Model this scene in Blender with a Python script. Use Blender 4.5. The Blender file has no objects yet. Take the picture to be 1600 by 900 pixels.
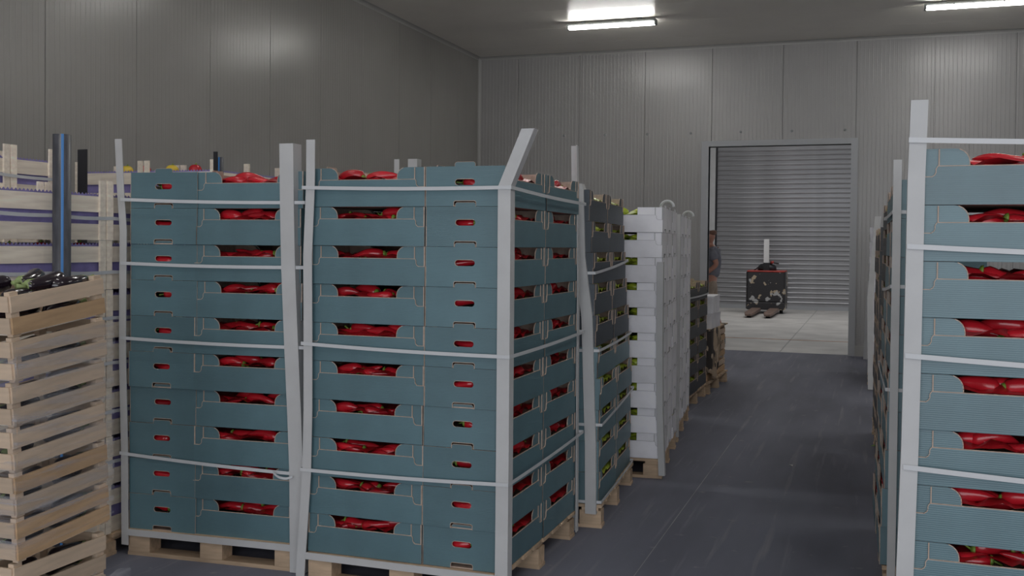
import bpy, bmesh, math, random
from mathutils import Vector, Matrix
from math import sin, cos, pi, radians

random.seed(7)
scene = bpy.context.scene
C = bpy.context.collection

# ------------------------------------------------------------------ camera
CAM_F, CAM_H = 1615.0, 1.68
yaw, pitch, roll = math.atan(562 / CAM_F), radians(-1.0), radians(0.6)
fw = Vector((-sin(yaw) * cos(pitch), cos(yaw) * cos(pitch), sin(pitch)))
r0 = Vector((cos(yaw), sin(yaw), 0))
u0 = r0.cross(fw)
rr = r0 * cos(roll) + u0 * sin(roll)
uu = -r0 * sin(roll) + u0 * cos(roll)
cam = bpy.data.cameras.new('camera')
cam.sensor_fit = 'HORIZONTAL'
cam.sensor_width = 36.0
cam.lens = CAM_F / 1600 * 36.0
cam.shift_y = -38.7 / 1600
cam.clip_end = 200
camo = bpy.data.objects.new('camera', cam)
C.objects.link(camo)
camo.matrix_world = Matrix(((rr.x, uu.x, -fw.x, 0), (rr.y, uu.y, -fw.y, 0), (rr.z, uu.z, -fw.z, CAM_H), (0, 0, 0, 1)))
scene.camera = camo

# ------------------------------------------------------------------ world, daylight, exposure
w = bpy.data.worlds.new('world')
scene.world = w
w.use_nodes = True
w.node_tree.nodes['Background'].inputs[0].default_value = (0.75, 0.85, 1.0, 1)
w.node_tree.nodes['Background'].inputs[1].default_value = 0.25


def area(name, loc, target, sx, sy, power, col):
    l = bpy.data.lights.new(name, 'AREA')
    l.shape = 'RECTANGLE'
    l.size, l.size_y, l.energy, l.color = sx, sy, power, col
    o = bpy.data.objects.new(name, l)
    C.objects.link(o)
    o.location = loc
    o.rotation_euler = (Vector(target) - Vector(loc)).to_track_quat('-Z', 'Y').to_euler()
    return o


# daylight through the open loading gate behind the photographer
area('gate_daylight', (1.1, -4.4, 2.15), (1.1, 10, 2.15), 9.4, 4.1, 205, (0.93, 0.96, 1.0))
# added fill light under the hall ceiling, catches the shutter ridges from above
area('hall_top_fill', (-1.2, 24.6, 5.95), (-1.2, 24.6, 0), 7.0, 4.0, 125, (1.0, 0.99, 0.97))
scene.view_settings.view_transform = 'Standard'
scene.view_settings.look = 'None'
scene.view_settings.gamma = 1.0
scene.view_settings.use_curve_mapping = False
scene.view_settings.exposure = 0.55


# ------------------------------------------------------------------ materials
def lin(c):
    return tuple((v / 255 / 12.92 if v / 255 <= 0.04045 else ((v / 255 + 0.055) / 1.055) ** 2.4) for v in c)


MATS = {}


def mat(name, col, rough=0.6, var=0.0, nscale=8.0, stretch=(1, 1, 1), bump=0.0, bscale=40.0, metal=0.0, col2=None,
        spec=0.5, rnd=0.0, emit=0.0, trans=0.0, coat=0.0):
    m = bpy.data.materials.new(name)
    m.use_nodes = True
    nt = m.node_tree
    b = nt.nodes['Principled BSDF']
    b.inputs['Roughness'].default_value = rough
    b.inputs['Metallic'].default_value = metal
    b.inputs['Specular IOR Level'].default_value = spec
    b.inputs['Coat Weight'].default_value = coat
    b.inputs['Base Color'].default_value = (*col, 1)
    tc = nt.nodes.new('ShaderNodeTexCoord')
    mp = nt.nodes.new('ShaderNodeMapping')
    mp.inputs['Scale'].default_value = stretch
    nt.links.new(tc.outputs['Object'], mp.inputs['Vector'])
    src = None
    if var > 0 or col2:
        n = nt.nodes.new('ShaderNodeTexNoise')
        n.inputs['Scale'].default_value = nscale
        n.inputs['Detail'].default_value = 5
        nt.links.new(mp.outputs[0], n.inputs['Vector'])
        rp = nt.nodes.new('ShaderNodeValToRGB')
        c2 = col2 or tuple(v * (1 - var) for v in col)
        c1 = col if col2 else tuple(min(1, v * (1 + var)) for v in col)
        rp.color_ramp.elements[0].position = 0.3
        rp.color_ramp.elements[1].position = 0.7
        rp.color_ramp.elements[0].color = (*c2, 1)
        rp.color_ramp.elements[1].color = (*c1, 1)
        nt.links.new(n.outputs['Fac'], rp.inputs[0])
        src = rp.outputs[0]
    if rnd > 0:
        oi = nt.nodes.new('ShaderNodeObjectInfo')
        mr = nt.nodes.new('ShaderNodeMapRange')
        mr.inputs['To Min'].default_value = 1 - rnd
        mr.inputs['To Max'].default_value = 1 + rnd
        nt.links.new(oi.outputs['Random'], mr.inputs['Value'])
        mx = nt.nodes.new('ShaderNodeVectorMath')
        mx.operation = 'SCALE'
        if src:
            nt.links.new(src, mx.inputs[0])
        else:
            mx.inputs[0].default_value = col
        nt.links.new(mr.outputs[0], mx.inputs['Scale'])
        src = mx.outputs[0]
    if src:
        nt.links.new(src, b.inputs['Base Color'])
    if bump > 0:
        n2 = nt.nodes.new('ShaderNodeTexNoise')
        n2.inputs['Scale'].default_value = bscale
        n2.inputs['Detail'].default_value = 4
        nt.links.new(mp.outputs[0], n2.inputs['Vector'])
        bp = nt.nodes.new('ShaderNodeBump')
        bp.inputs['Strength'].default_value = bump
        bp.inputs['Distance'].default_value = 0.01
        nt.links.new(n2.outputs['Fac'], bp.inputs['Height'])
        nt.links.new(bp.outputs[0], b.inputs['Normal'])
    if emit > 0:
        b.inputs['Emission Color'].default_value = (*col, 1)
        b.inputs['Emission Strength'].default_value = emit
    MATS[name] = m
    return m


def carton_mat(name, col, rough=0.5):
    """printed corrugated board: faint flute lines as fine relief"""
    m = mat(name, col, rough, var=0.10, nscale=5, rnd=0.10, spec=0.95)
    nt = m.node_tree
    b = nt.nodes['Principled BSDF']
    tc = nt.nodes.new('ShaderNodeTexCoord')
    wv = nt.nodes.new('ShaderNodeTexWave')
    wv.wave_type = 'BANDS'
    wv.bands_direction = 'Z'
    wv.inputs['Scale'].default_value = 45
    wv.inputs['Distortion'].default_value = 1.2
    wv.inputs['Detail'].default_value = 2
    nt.links.new(tc.outputs['Object'], wv.inputs['Vector'])
    bp = nt.nodes.new('ShaderNodeBump')
    bp.inputs['Strength'].default_value = 0.12
    bp.inputs['Distance'].default_value = 0.002
    nt.links.new(wv.outputs['Fac'], bp.inputs['Height'])
    nt.links.new(bp.outputs[0], b.inputs['Normal'])
    return m


def panel_mat(name, col, axis, rough):
    """painted sheet metal with micro ribs; axis = direction in which the ribs repeat"""
    m = mat(name, col, rough, var=0.04, nscale=1.2, spec=0.5, coat=0.0)
    nt = m.node_tree
    b = nt.nodes['Principled BSDF']
    tc = nt.nodes.new('ShaderNodeTexCoord')
    wv = nt.nodes.new('ShaderNodeTexWave')
    wv.wave_type = 'BANDS'
    wv.bands_direction = axis
    wv.wave_profile = 'SIN'
    wv.inputs['Scale'].default_value = 5.2
    nt.links.new(tc.outputs['Object'], wv.inputs['Vector'])
    cr = nt.nodes.new('ShaderNodeValToRGB')
    cr.color_ramp.elements[0].position = 0.82
    cr.color_ramp.elements[1].position = 0.97
    nt.links.new(wv.outputs['Fac'], cr.inputs[0])
    bp = nt.nodes.new('ShaderNodeBump')
    bp.inputs['Strength'].default_value = 0.38
    bp.inputs['Distance'].default_value = 0.004
    nt.links.new(cr.outputs[0], bp.inputs['Height'])
    nt.links.new(bp.outputs[0], b.inputs['Normal'])
    return m


panel_mat('wall_sheet_y', (0.35, 0.337, 0.316), 'Y', 0.26)
panel_mat('wall_sheet_x', (0.35, 0.34, 0.332), 'X', 0.26)
panel_mat('ceiling_sheet', (0.92, 0.875, 0.79), 'Y', 0.28)
mat('cove', (0.38, 0.37, 0.355), 0.4)
mat('frame_metal', (0.42, 0.43, 0.45), 0.45)
carton_mat('carton_teal', (0.086, 0.168, 0.198), 0.46)
carton_mat('carton_navy', (0.022, 0.036, 0.052), 0.5)
carton_mat('carton_black', (0.026, 0.028, 0.032), 0.5)
carton_mat('carton_white', (0.86, 0.85, 0.90), 0.55)
mat('kraft', (0.50, 0.385, 0.315), 0.85, var=0.2, nscale=30)
mat('kraft_white', (0.42, 0.42, 0.43), 0.8, var=0.1, nscale=30)
mat('post_white', (0.54, 0.54, 0.545), 0.55, var=0.05, nscale=6)
mat('strap_white', (0.60, 0.61, 0.63), 0.4)
mat('red_pepper', (0.46, 0.012, 0.022), 0.22, var=0.2, nscale=9, rnd=0.18, spec=0.6)
mat('red_fill', (0.36, 0.010, 0.016), 0.3, var=0.3, nscale=14)
mat('green_pepper', (0.46, 0.56, 0.05), 0.28, var=0.2, nscale=9, rnd=0.15)
mat('green_fill', (0.34, 0.42, 0.05), 0.35, var=0.3, nscale=14)
mat('pepper_stem', (0.17, 0.27, 0.04), 0.5, var=0.2)
mat('yellow_pepper', (0.72, 0.52, 0.06), 0.25, var=0.1)
mat('eggplant', (0.016, 0.009, 0.016), 0.14, spec=0.7)
mat('eggplant_cap', (0.26, 0.33, 0.13), 0.6, var=0.3)
mat('pallet_wood', (0.52, 0.38, 0.26), 0.75, var=0.22, nscale=5, stretch=(1, 6, 6), rnd=0.15, bump=0.15, bscale=60)
mat('crate_wood', (0.90, 0.78, 0.66), 0.7, var=0.16, nscale=4, stretch=(1, 5, 9), rnd=0.13, bump=0.1, bscale=50)
mat('crate_wood_warm', (0.60, 0.46, 0.34), 0.7, var=0.16, nscale=4, stretch=(1, 5, 9), rnd=0.13, bump=0.1, bscale=50)
mat('crate_wood_orange', (0.55, 0.36, 0.205), 0.7, var=0.18, nscale=4, stretch=(1, 5, 9), rnd=0.1, bump=0.1, bscale=50)
mat('liner_purple', (0.25, 0.215, 0.47), 0.7, var=0.2, nscale=12, bump=0.3, bscale=14)
mat('pipe_black', (0.062, 0.064, 0.078), 0.4, var=0.3, nscale=10, stretch=(4, 4, 1))
mat('pipe_blue', (0.05, 0.22, 0.55), 0.4)
mat('black_plastic', (0.022, 0.022, 0.026), 0.45)
mat('lamp_housing', (0.20, 0.21, 0.21), 0.5)
mat('lamp_glow', (1.0, 0.99, 0.96), 0.4, emit=24)
mat('shutter_steel', (0.44, 0.44, 0.46), 0.30, var=0.16, nscale=1.2, stretch=(1, 1, 5), metal=0.65, rnd=0.06)
mat('hall_wall', (0.42, 0.42, 0.41), 0.7)
mat('slab_concrete', (0.56, 0.54, 0.52), 0.6, var=0.16, nscale=1.5, bump=0.05)
mat('floor_dust', (0.33, 0.33, 0.34), 0.8, var=0.35, nscale=3)
mat('line_orange', (0.48, 0.27, 0.16), 0.8, var=0.4, nscale=7)
mat('truck_red', (0.42, 0.06, 0.05), 0.5, var=0.2)
mat('fork_steel', (0.13, 0.095, 0.085), 0.55, col2=(0.26, 0.17, 0.13), nscale=14)
mat('mast_grey', (0.80, 0.79, 0.79), 0.5)
mat('skin', (0.50, 0.24, 0.17), 0.5)
mat('hair', (0.20, 0.10, 0.07), 0.7)
mat('shirt_grey', (0.19, 0.19, 0.22), 0.9, var=0.3, nscale=5)
mat('shorts_beige', (0.42, 0.33, 0.26), 0.9, var=0.15, nscale=5)
mat('leaf', (0.22, 0.42, 0.07), 0.6, var=0.3)


def patch_mat(name, base, spots, scale, thr, rough=0.5):
    m = bpy.data.materials.new(name)
    m.use_nodes = True
    nt = m.node_tree
    b = nt.nodes['Principled BSDF']
    b.inputs['Roughness'].default_value = rough
    tc = nt.nodes.new('ShaderNodeTexCoord')
    prev = None
    for i, (c, off, th) in enumerate(spots):
        n = nt.nodes.new('ShaderNodeTexNoise')
        n.inputs['Scale'].default_value = scale
        n.inputs['Detail'].default_value = 3
        mp = nt.nodes.new('ShaderNodeMapping')
        mp.inputs['Location'].default_value = (off, off * 0.7, -off)
        nt.links.new(tc.outputs['Object'], mp.inputs[0])
        nt.links.new(mp.outputs[0], n.inputs['Vector'])
        cr = nt.nodes.new('ShaderNodeValToRGB')
        cr.color_ramp.interpolation = 'CONSTANT'
        cr.color_ramp.elements[0].color = (0, 0, 0, 1)
        cr.color_ramp.elements[1].position = th
        cr.color_ramp.elements[1].color = (1, 1, 1, 1)
        nt.links.new(n.outputs['Fac'], cr.inputs[0])
        mx = nt.nodes.new('ShaderNodeMix')
        mx.data_type = 'RGBA'
        nt.links.new(cr.outputs[0], mx.inputs[0])
        if prev is None:
            mx.inputs[6].default_value = (*base, 1)
        else:
            nt.links.new(prev, mx.inputs[6])
        mx.inputs[7].default_value = (*c, 1)
        prev = mx.outputs[2]
    nt.links.new(prev, b.inputs['Base Color'])
    MATS[name] = m
    return m


patch_mat('truck_paint', (0.045, 0.043, 0.047), [((0.52, 0.42, 0.30), 0.0, 0.60), ((0.50, 0.50, 0.50), 5.0, 0.62)], 4.6, 0.6)
patch_mat('camouflage', (0.46, 0.35, 0.25), [((0.26, 0.20, 0.14), 2.0, 0.54), ((0.60, 0.48, 0.35), 9.0, 0.58), ((0.045, 0.038, 0.035), 5.0, 0.58)], 4.5, 0.6, 0.9)


def floor_mat():
    m = mat('floor_dark', (0.172, 0.177, 0.222), 0.7, var=0.24, nscale=1.1, stretch=(1.6, 0.35, 1), bump=0.03, bscale=60, spec=0.14)
    nt = m.node_tree
    b = nt.nodes['Principled BSDF']
    base = b.inputs['Base Color'].links[0].from_socket
    tc = nt.nodes.new('ShaderNodeTexCoord')

    def scuff(sx, sy, scale, lo, hi, col, amt, prev):
        mp = nt.nodes.new('ShaderNodeMapping')
        mp.inputs['Scale'].default_value = (sx, sy, 1)
        mp.inputs['Rotation'].default_value = (0, 0, 0.06 * sx % 0.2)
        nt.links.new(tc.outputs['Object'], mp.inputs[0])
        n = nt.nodes.new('ShaderNodeTexNoise')
        n.inputs['Scale'].default_value = scale
        n.inputs['Detail'].default_value = 6
        nt.links.new(mp.outputs[0], n.inputs['Vector'])
        mr = nt.nodes.new('ShaderNodeMapRange')
        mr.inputs['From Min'].default_value = lo
        mr.inputs['From Max'].default_value = hi
        mr.inputs['To Max'].default_value = amt
        nt.links.new(n.outputs['Fac'], mr.inputs['Value'])
        mx = nt.nodes.new('ShaderNodeMix')
        mx.data_type = 'RGBA'
        nt.links.new(mr.outputs[0], mx.inputs[0])
        nt.links.new(prev, mx.inputs[6])
        mx.inputs[7].default_value = (*col, 1)
        return mx.outputs[2]

    s = scuff(7, 0.35, 2.2, 0.58, 0.8, (0.33, 0.33, 0.36), 0.6, base)      # tyre scuffs along the aisle
    s = scuff(1, 1, 9.0, 0.66, 0.78, (0.34, 0.335, 0.33), 0.6, s)            # dusty flecks
    s = scuff(0.9, 12, 1.6, 0.66, 0.80, (0.17, 0.17, 0.18), 0.35, s)
    nt.links.new(s, b.inputs['Base Color'])
    return m


floor_mat()


def film_mat():
    m = bpy.data.materials.new('stretch_film')
    m.use_nodes = True
    nt = m.node_tree
    out = nt.nodes['Material Output']
    b = nt.nodes['Principled BSDF']
    b.inputs['Base Color'].default_value = (0.55, 0.55, 0.60, 1)
    b.inputs['Roughness'].default_value = 0.25
    tr = nt.nodes.new('ShaderNodeBsdfTransparent')
    tc = nt.nodes.new('ShaderNodeTexCoord')
    mp = nt.nodes.new('ShaderNodeMapping')
    mp.inputs['Scale'].default_value = (1, 1.3, 16)
    mp.inputs['Rotation'].default_value = (radians(14), 0, 0)
    n = nt.nodes.new('ShaderNodeTexNoise')
    n.inputs['Scale'].default_value = 2.2
    n.inputs['Detail'].default_value = 7
    n.inputs['Distortion'].default_value = 0.6
    nt.links.new(tc.outputs['Object'], mp.inputs[0])
    nt.links.new(mp.outputs[0], n.inputs['Vector'])
    mr = nt.nodes.new('ShaderNodeMapRange')
    mr.inputs['From Min'].default_value = 0.45
    mr.inputs['From Max'].default_value = 0.75
    mr.inputs['To Min'].default_value = 0.04
    mr.inputs['To Max'].default_value = 0.55
    nt.links.new(n.outputs['Fac'], mr.inputs['Value'])
    mx = nt.nodes.new('ShaderNodeMixShader')
    nt.links.new(mr.outputs[0], mx.inputs[0])
    nt.links.new(tr.outputs[0], mx.inputs[1])
    nt.links.new(b.outputs[0], mx.inputs[2])
    nt.links.new(mx.outputs[0], out.inputs[0])
    MATS['stretch_film'] = m


film_mat()


# ------------------------------------------------------------------ mesh helpers
class MB:
    def __init__(s):
        s.v, s.f, s.m = [], [], []

    def face(s, idx, m=0):
        s.f.append(tuple(idx))
        s.m.append(m)

    def box(s, lo, hi, m=0, M=None):
        x0, y0, z0 = lo
        x1, y1, z1 = hi
        k = len(s.v)
        P = [(x0, y0, z0), (x1, y0, z0), (x1, y1, z0), (x0, y1, z0), (x0, y0, z1), (x1, y0, z1), (x1, y1, z1), (x0, y1, z1)]
        if M is not None:
            P = [tuple(M @ Vector(p)) for p in P]
        s.v += P
        for q in ((0, 3, 2, 1), (4, 5, 6, 7), (0, 1, 5, 4), (1, 2, 6, 5), (2, 3, 7, 6), (3, 0, 4, 7)):
            s.face([k + i for i in q], m)
        return s

    def plate(s, loops, t, fn, mf=0, mb=1, mr=1):
        """flat cut-out (outline + holes) with thickness; fn(a, b, c) -> xyz, c = 0 outside .. t inside"""
        bm = bmesh.new()
        idx = {}
        edges = []
        pts = []
        for lp in loops:
            vs = [bm.verts.new((a, b, 0)) for a, b in lp]
            for i, vv in enumerate(vs):
                idx[vv] = len(pts)
                pts.append(lp[i])
            for i in range(len(vs)):
                edges.append(bm.edges.new((vs[i], vs[(i + 1) % len(vs)])))
        bmesh.ops.triangle_fill(bm, use_beauty=True, edges=edges)
        tris = [[idx[v] for v in f.verts] for f in bm.faces]
        bm.free()
        k = len(s.v)
        n = len(pts)
        s.v += [tuple(fn(a, b, 0)) for a, b in pts] + [tuple(fn(a, b, t)) for a, b in pts]
        for tr in tris:
            s.face([k + i for i in tr], mf)
            s.face([k + n + i for i in reversed(tr)], mb)
        o = 0
        for lp in loops:
            L = len(lp)
            for i in range(L):
                a, b = o + i, o + (i + 1) % L
                s.face([k + a, k + b, k + n + b, k + n + a], mr)
            o += L
        return s

    def line(s, pts, w, fn, m=1, c=-0.0008):
        """pale cut edge of the board along a polyline on the outer face"""
        for (a0, b0), (a1, b1) in zip(pts, pts[1:]):
            d = math.hypot(a1 - a0, b1 - b0)
            if d < 1e-6:
                continue
            nx, ny = -(b1 - b0) / d * w / 2, (a1 - a0) / d * w / 2
            ex, ey = (a1 - a0) / d * w * 0.3, (b1 - b0) / d * w * 0.3
            k = len(s.v)
            Q = [(a0 + nx - ex, b0 + ny - ey), (a0 - nx - ex, b0 - ny - ey), (a1 - nx + ex, b1 - ny + ey), (a1 + nx + ex, b1 + ny + ey)]
            s.v += [tuple(fn(p, q, c)) for p, q in Q] + [tuple(fn(p, q, 0.0005)) for p, q in Q]
            s.face([k, k + 1, k + 2, k + 3], m)
            for i in range(4):
                s.face([k + i, k + (i + 1) % 4, k + 4 + (i + 1) % 4, k + 4 + i], m)
        return s

    def tube(s, pts, rad, n=8, m=0, cap=True, sq=1.0):
        k = len(s.v)
        P = [Vector(p) for p in pts]
        if not hasattr(rad, '__len__'):
            rad = [rad] * len(P)
        for i, p in enumerate(P):
            d = (P[min(i + 1, len(P) - 1)] - P[max(i - 1, 0)]).normalized()
            a = d.cross(Vector((0, 0, 1)))
            if a.length < 0.2:
                a = d.cross(Vector((0, 1, 0)))
            a.normalize()
            b = a.cross(d)
            for j in range(n):
                t = 2 * pi * j / n
                s.v.append(tuple(p + a * cos(t) * rad[i] + b * sin(t) * rad[i] * sq))
        for i in range(len(P) - 1):
            for j in range(n):
                s.face([k + i * n + j, k + i * n + (j + 1) % n, k + (i + 1) * n + (j + 1) % n, k + (i + 1) * n + j], m)
        if cap:
            s.face([k + j for j in range(n)][::-1], m)
            s.face([k + (len(P) - 1) * n + j for j in range(n)], m)
        return s

    def mesh(s, name, mats, smooth=False):
        me = bpy.data.meshes.new(name)
        me.from_pydata(s.v, [], s.f)
        for mm in mats:
            me.materials.append(MATS[mm])
        me.polygons.foreach_set('material_index', s.m)
        if smooth:
            me.polygons.foreach_set('use_smooth', [True] * len(s.f))
        me.update()
        bm = bmesh.new()
        bm.from_mesh(me)
        bmesh.ops.recalc_face_normals(bm, faces=bm.faces)
        bm.to_mesh(me)
        bm.free()
        return me

    def build(s, name, mats, parent=None, smooth=False):
        if isinstance(mats, str):
            mats = [mats]
        return link(name, s.mesh(name, mats, smooth), parent)


def link(name, data, parent=None, loc=None, rot=None):
    o = bpy.data.objects.new(name, data)
    C.objects.link(o)
    if parent:
        o.parent = parent
    if loc is not None:
        o.location = loc
    if rot is not None:
        o.rotation_euler = rot
    return o


def tag(o, label, cat, group=None, kind=None):
    o['label'] = label
    o['category'] = cat
    if group:
        o['group'] = group
    if kind:
        o['kind'] = kind
    return o


def struct(o, label, cat):
    return tag(o, label, cat, kind='structure')


def empty(name, loc=(0, 0, 0), rz=0):
    o = link(name, None, None, loc, (0, 0, rz))
    o.empty_display_size = 0.1
    return o


ORD = ['top', 'second from top', 'third from top', 'fourth from top', 'fifth from top', 'sixth from top',
       'seventh from top', 'eighth from top', 'ninth from top', 'bottom']


def ordn(i, n):
    """i = 0 topmost"""
    return 'bottom' if i == n - 1 else ORD[i]


# ------------------------------------------------------------------ room shell
WX, WY, CZ = -6.58, 17.03, 4.97          # left wall, back wall, ceiling
RX, RY = 6.2, -4.5                       # right wall, rear (gate) wall
DX0, DX1, DZ = -2.54, -0.33, 3.32        # doorway

floor = struct(MB().box((WX - 0.2, RY - 0.2, -0.2), (RX + 0.2, WY + 0.12, 0)).build('floor', 'floor_dark'),
               'dark grey smooth concrete floor of the cold store with scuffs', 'floor')
# scratched line along the aisle: a shallow pale strip of filler in the floor
ln = MB().box((-1.122, 4.8, -0.004), (-1.118, 9.4, 0.0004)).build('floor_joint', 'floor_dust', floor)

wl = struct(MB().box((WX - 0.16, RY, 0), (WX - 0.03, WY + 0.1, CZ)).build('wall_left', 'wall_sheet_y'),
            'left wall of grey ribbed insulated panels', 'wall')
joints = [-4.57, -3.42, -2.27, -1.12, 0.03, 1.18, 2.33, 3.48, 4.63, 5.78, 6.93, 8.07, 9.22, 10.36, 11.51, 12.66, 13.8, 14.95, 16.1, WY]
for a, b in zip(joints, joints[1:]):
    MB().box((WX - 0.03, a + 0.004, 0), (WX, b - 0.004, CZ)).build('wall_panel', 'wall_sheet_y', wl)

wb = struct(empty('wall_back', (0, 0, 0)), 'back wall of grey ribbed panels around the doorway', 'wall')
bk = MB()
bk.box((WX, WY + 0.03, 0), (DX0, WY + 0.14, CZ)).box((DX1, WY + 0.03, 0), (RX, WY + 0.14, CZ)).box((DX0, WY + 0.03, DZ), (DX1, WY + 0.14, CZ))
bk.build('wall_core', 'wall_sheet_x', wb)
bj = [WX, -5.84, -4.74, -3.61, -2.50, -1.38, -0.264, 0.857, 1.99, 3.12, 4.25, 5.38, RX]
for a, b in zip(bj, bj[1:]):
    m = MB()
    x0, x1 = a + 0.004, b - 0.004
    if x1 < DX0 or x0 > DX1:
        m.box((x0, WY, 0), (x1, WY + 0.03, CZ))
    else:
        m.box((x0, WY, DZ), (x1, WY + 0.03, CZ))
        if x0 < DX0:
            m.box((x0, WY, 0), (DX0, WY + 0.03, DZ))
        if x1 > DX1:
            m.box((DX1, WY, 0), (x1, WY + 0.03, DZ))
    m.build('wall_panel', 'wall_sheet_x', wb)

wr = struct(MB().box((RX, RY, 0), (RX + 0.15, WY + 0.1, CZ)).build('wall_right', 'wall_sheet_y'), 'right wall of grey ribbed panels', 'wall')
m = MB()
m.box((WX, RY - 0.15, 0), (-3.7, RY, CZ)).box((5.9, RY - 0.15, 0), (RX, RY, CZ)).box((-3.7, RY - 0.15, 4.3), (5.9, RY, CZ))
struct(m.build('wall_rear', 'wall_sheet_x'), 'rear wall with the wide open loading gate', 'wall')
ce = struct(MB().box((WX - 0.1, RY - 0.1, CZ + 0.03), (RX + 0.1, WY + 0.1, CZ + 0.16)).build('ceiling', 'ceiling_sheet'),
            'ceiling of grey insulated panels', 'ceiling')
y = RY
while y < WY:
    MB().box((WX, y + 0.003, CZ), (RX, min(y + 1.147, WY), CZ + 0.03)).build('ceiling_panel', 'ceiling_sheet', ce)
    y += 1.15


def cove(name, p0, p1, nx, ny, label):
    """quarter-round coving in the corner between wall and ceiling (or two walls)"""
    m = MB()
    p0, p1 = Vector(p0), Vector(p1)
    nx, ny = Vector(nx), Vector(ny)
    r = 0.05
    prof = [nx * 0 + ny * 0, nx * r] + [nx * (r - r * sin(t)) + ny * (r - r * cos(t)) for t in (pi / 8, pi / 4, 3 * pi / 8)] + [ny * r]
    n = len(prof)
    m.v = [tuple(p0 + q) for q in prof] + [tuple(p1 + q) for q in prof]
    for i in range(n):
        m.face([i, (i + 1) % n, n + (i + 1) % n, n + i])
    m.face(list(range(n)))
    m.face(list(range(n, 2 * n))[::-1])
    return struct(m.build(name, 'cove'), label, 'coving')


cove('trim_1', (WX, RY, CZ), (WX, WY, CZ), (1, 0, 0), (0, 0, -1), 'grey coving between left wall and ceiling')
cove('trim_2', (WX, WY, CZ), (RX, WY, CZ), (0, -1, 0), (0, 0, -1), 'grey coving between back wall and ceiling')
cove('trim_3', (WX, WY, 0), (WX, WY, CZ), (1, 0, 0), (0, -1, 0), 'grey coving up the far left corner')
struct(MB().box((DX1 + 0.10, WY - 0.03, 0), (RX, WY, 0.16)).build('baseboard_back', 'cove'), 'low grey curb along the back wall right of the door', 'baseboard')

fr = struct(empty('door_1'), 'grey metal frame of the open doorway in the back wall', 'doorway')
MB().box((DX0 - 0.115, WY - 0.035, 0), (DX0, WY + 0.17, DZ)).build('door_jamb', 'frame_metal', fr)
MB().box((DX1, WY - 0.035, 0), (DX1 + 0.10, WY + 0.17, DZ)).build('door_jamb', 'frame_metal', fr)
MB().box((DX0 - 0.115, WY - 0.035, DZ), (DX1 + 0.10, WY + 0.17, DZ + 0.09)).build('door_header', 'frame_metal', fr)

for i, (x, z) in enumerate([(-5.007, 3.564), (-4.287, 3.557), (-3.564, 3.55), (-2.84, 3.55), (-2.033, 3.55), (-1.232, 3.545), (-0.427, 3.54)]):
    m = MB()
    m.tube([(x, WY, z), (x, WY - 0.008, z)], 0.022, 10).tube([(x, WY - 0.008, z), (x, WY - 0.03, z)], 0.011, 6)
    tag(m.build('wall_bolt', 'lamp_housing'), 'small grey bolt head on the back wall, number %s from the left corner' %
        ['one', 'two', 'three', 'four', 'five', 'six', 'seven'][i], 'bolt', 'bolts in a row above the doorway')

# ------------------------------------------------------------------ hall beyond the door
HY = 29.2
HX0, HX1 = -7.0, 6.0
hall = struct(MB().box((HX0, WY + 0.12, -0.2), (HX1, HY + 0.3, -0.006)).build('floor', 'hall_wall'), 'pale concrete floor of the hall beyond the doorway', 'floor')
ys = [WY + 0.12, 23.95, HY + 0.2]
xs = [HX0, -1.38, HX1]
for a, b in zip(ys, ys[1:]):
    for c, d in zip(xs, xs[1:]):
        MB().box((c + 0.012, a + 0.014, -0.05), (d - 0.012, b - 0.014, 0)).build('floor_slab', 'slab_concrete', hall)
tag(MB().box((-4.5, 19.5, 0.0), (2.0, 19.58, 0.002)).build('floor_line', 'line_orange'), 'worn orange line painted across the hall floor', 'floor marking')
for n, lo, hi in (('wall_hall_left', (HX0 - 0.1, WY + 0.1, 0), (HX0, HY + 0.3, 6)), ('wall_hall_back', (HX0, HY + 0.12, 0), (HX1, HY + 0.3, 6))):
    struct(MB().box(lo, hi).build(n, 'hall_wall'), 'pale wall of the hall beyond the doorway', 'wall')
struct(MB().box((HX0, WY + 0.14, 6), (HX1, HY + 0.3, 6.15)).build('ceiling', 'hall_wall'), 'ceiling of the hall beyond the doorway', 'ceiling')
struct(MB().box((HX0, WY + 0.14, CZ), (HX1, WY + 0.2, 6)).build('wall_hall_front', 'hall_wall'), 'upper wall of the hall above the cold store', 'wall')

sh = struct(empty('door_2', (0, HY, 0)), 'closed grey metal roller shutter across the hall', 'shutter')
SX0, SX1 = -4.10, 1.6
prof = [(0.0, 0.0), (0.004, 0.060), (0.010, 0.070), (0.034, 0.084), (0.040, 0.098), (0.030, 0.112), (0.0, 0.122), (0.0, 0.130)]
m = MB()
n = len(prof)
for x in (SX0, SX1):
    m.v += [(x, -d, z) for d, z in prof] + [(x, 0.012, z) for d, z in reversed(prof)]
N = 2 * n
for i in range(N):
    m.face([i, (i + 1) % N, N + (i + 1) % N, N + i])
m.face(list(range(N)))
m.face(list(range(N, 2 * N))[::-1])
slat = m.mesh('slat', ['shutter_steel'])
z = 0.10
while z < 5.2:
    o = link('slat', slat, sh, (0, 0, z))
    z += 0.130
MB().box((SX0, -0.03, 0.0), (SX1, 0.02, 0.10)).build('bottom_bar', 'frame_metal', sh)
MB().box((SX0 - 0.24, -0.10, 0), (SX0 - 0.05, 0.05, 5.4)).build('guide_rail', 'post_white', sh)
MB().box((SX0 - 0.05, -0.06, 0), (SX0, 0.03, 5.4)).build('guide_slot', 'black_plastic', sh)
MB().box((SX1, -0.10, 0), (SX1 + 0.15, 0.05, 5.4)).build('guide_rail', 'post_white', sh)


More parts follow.
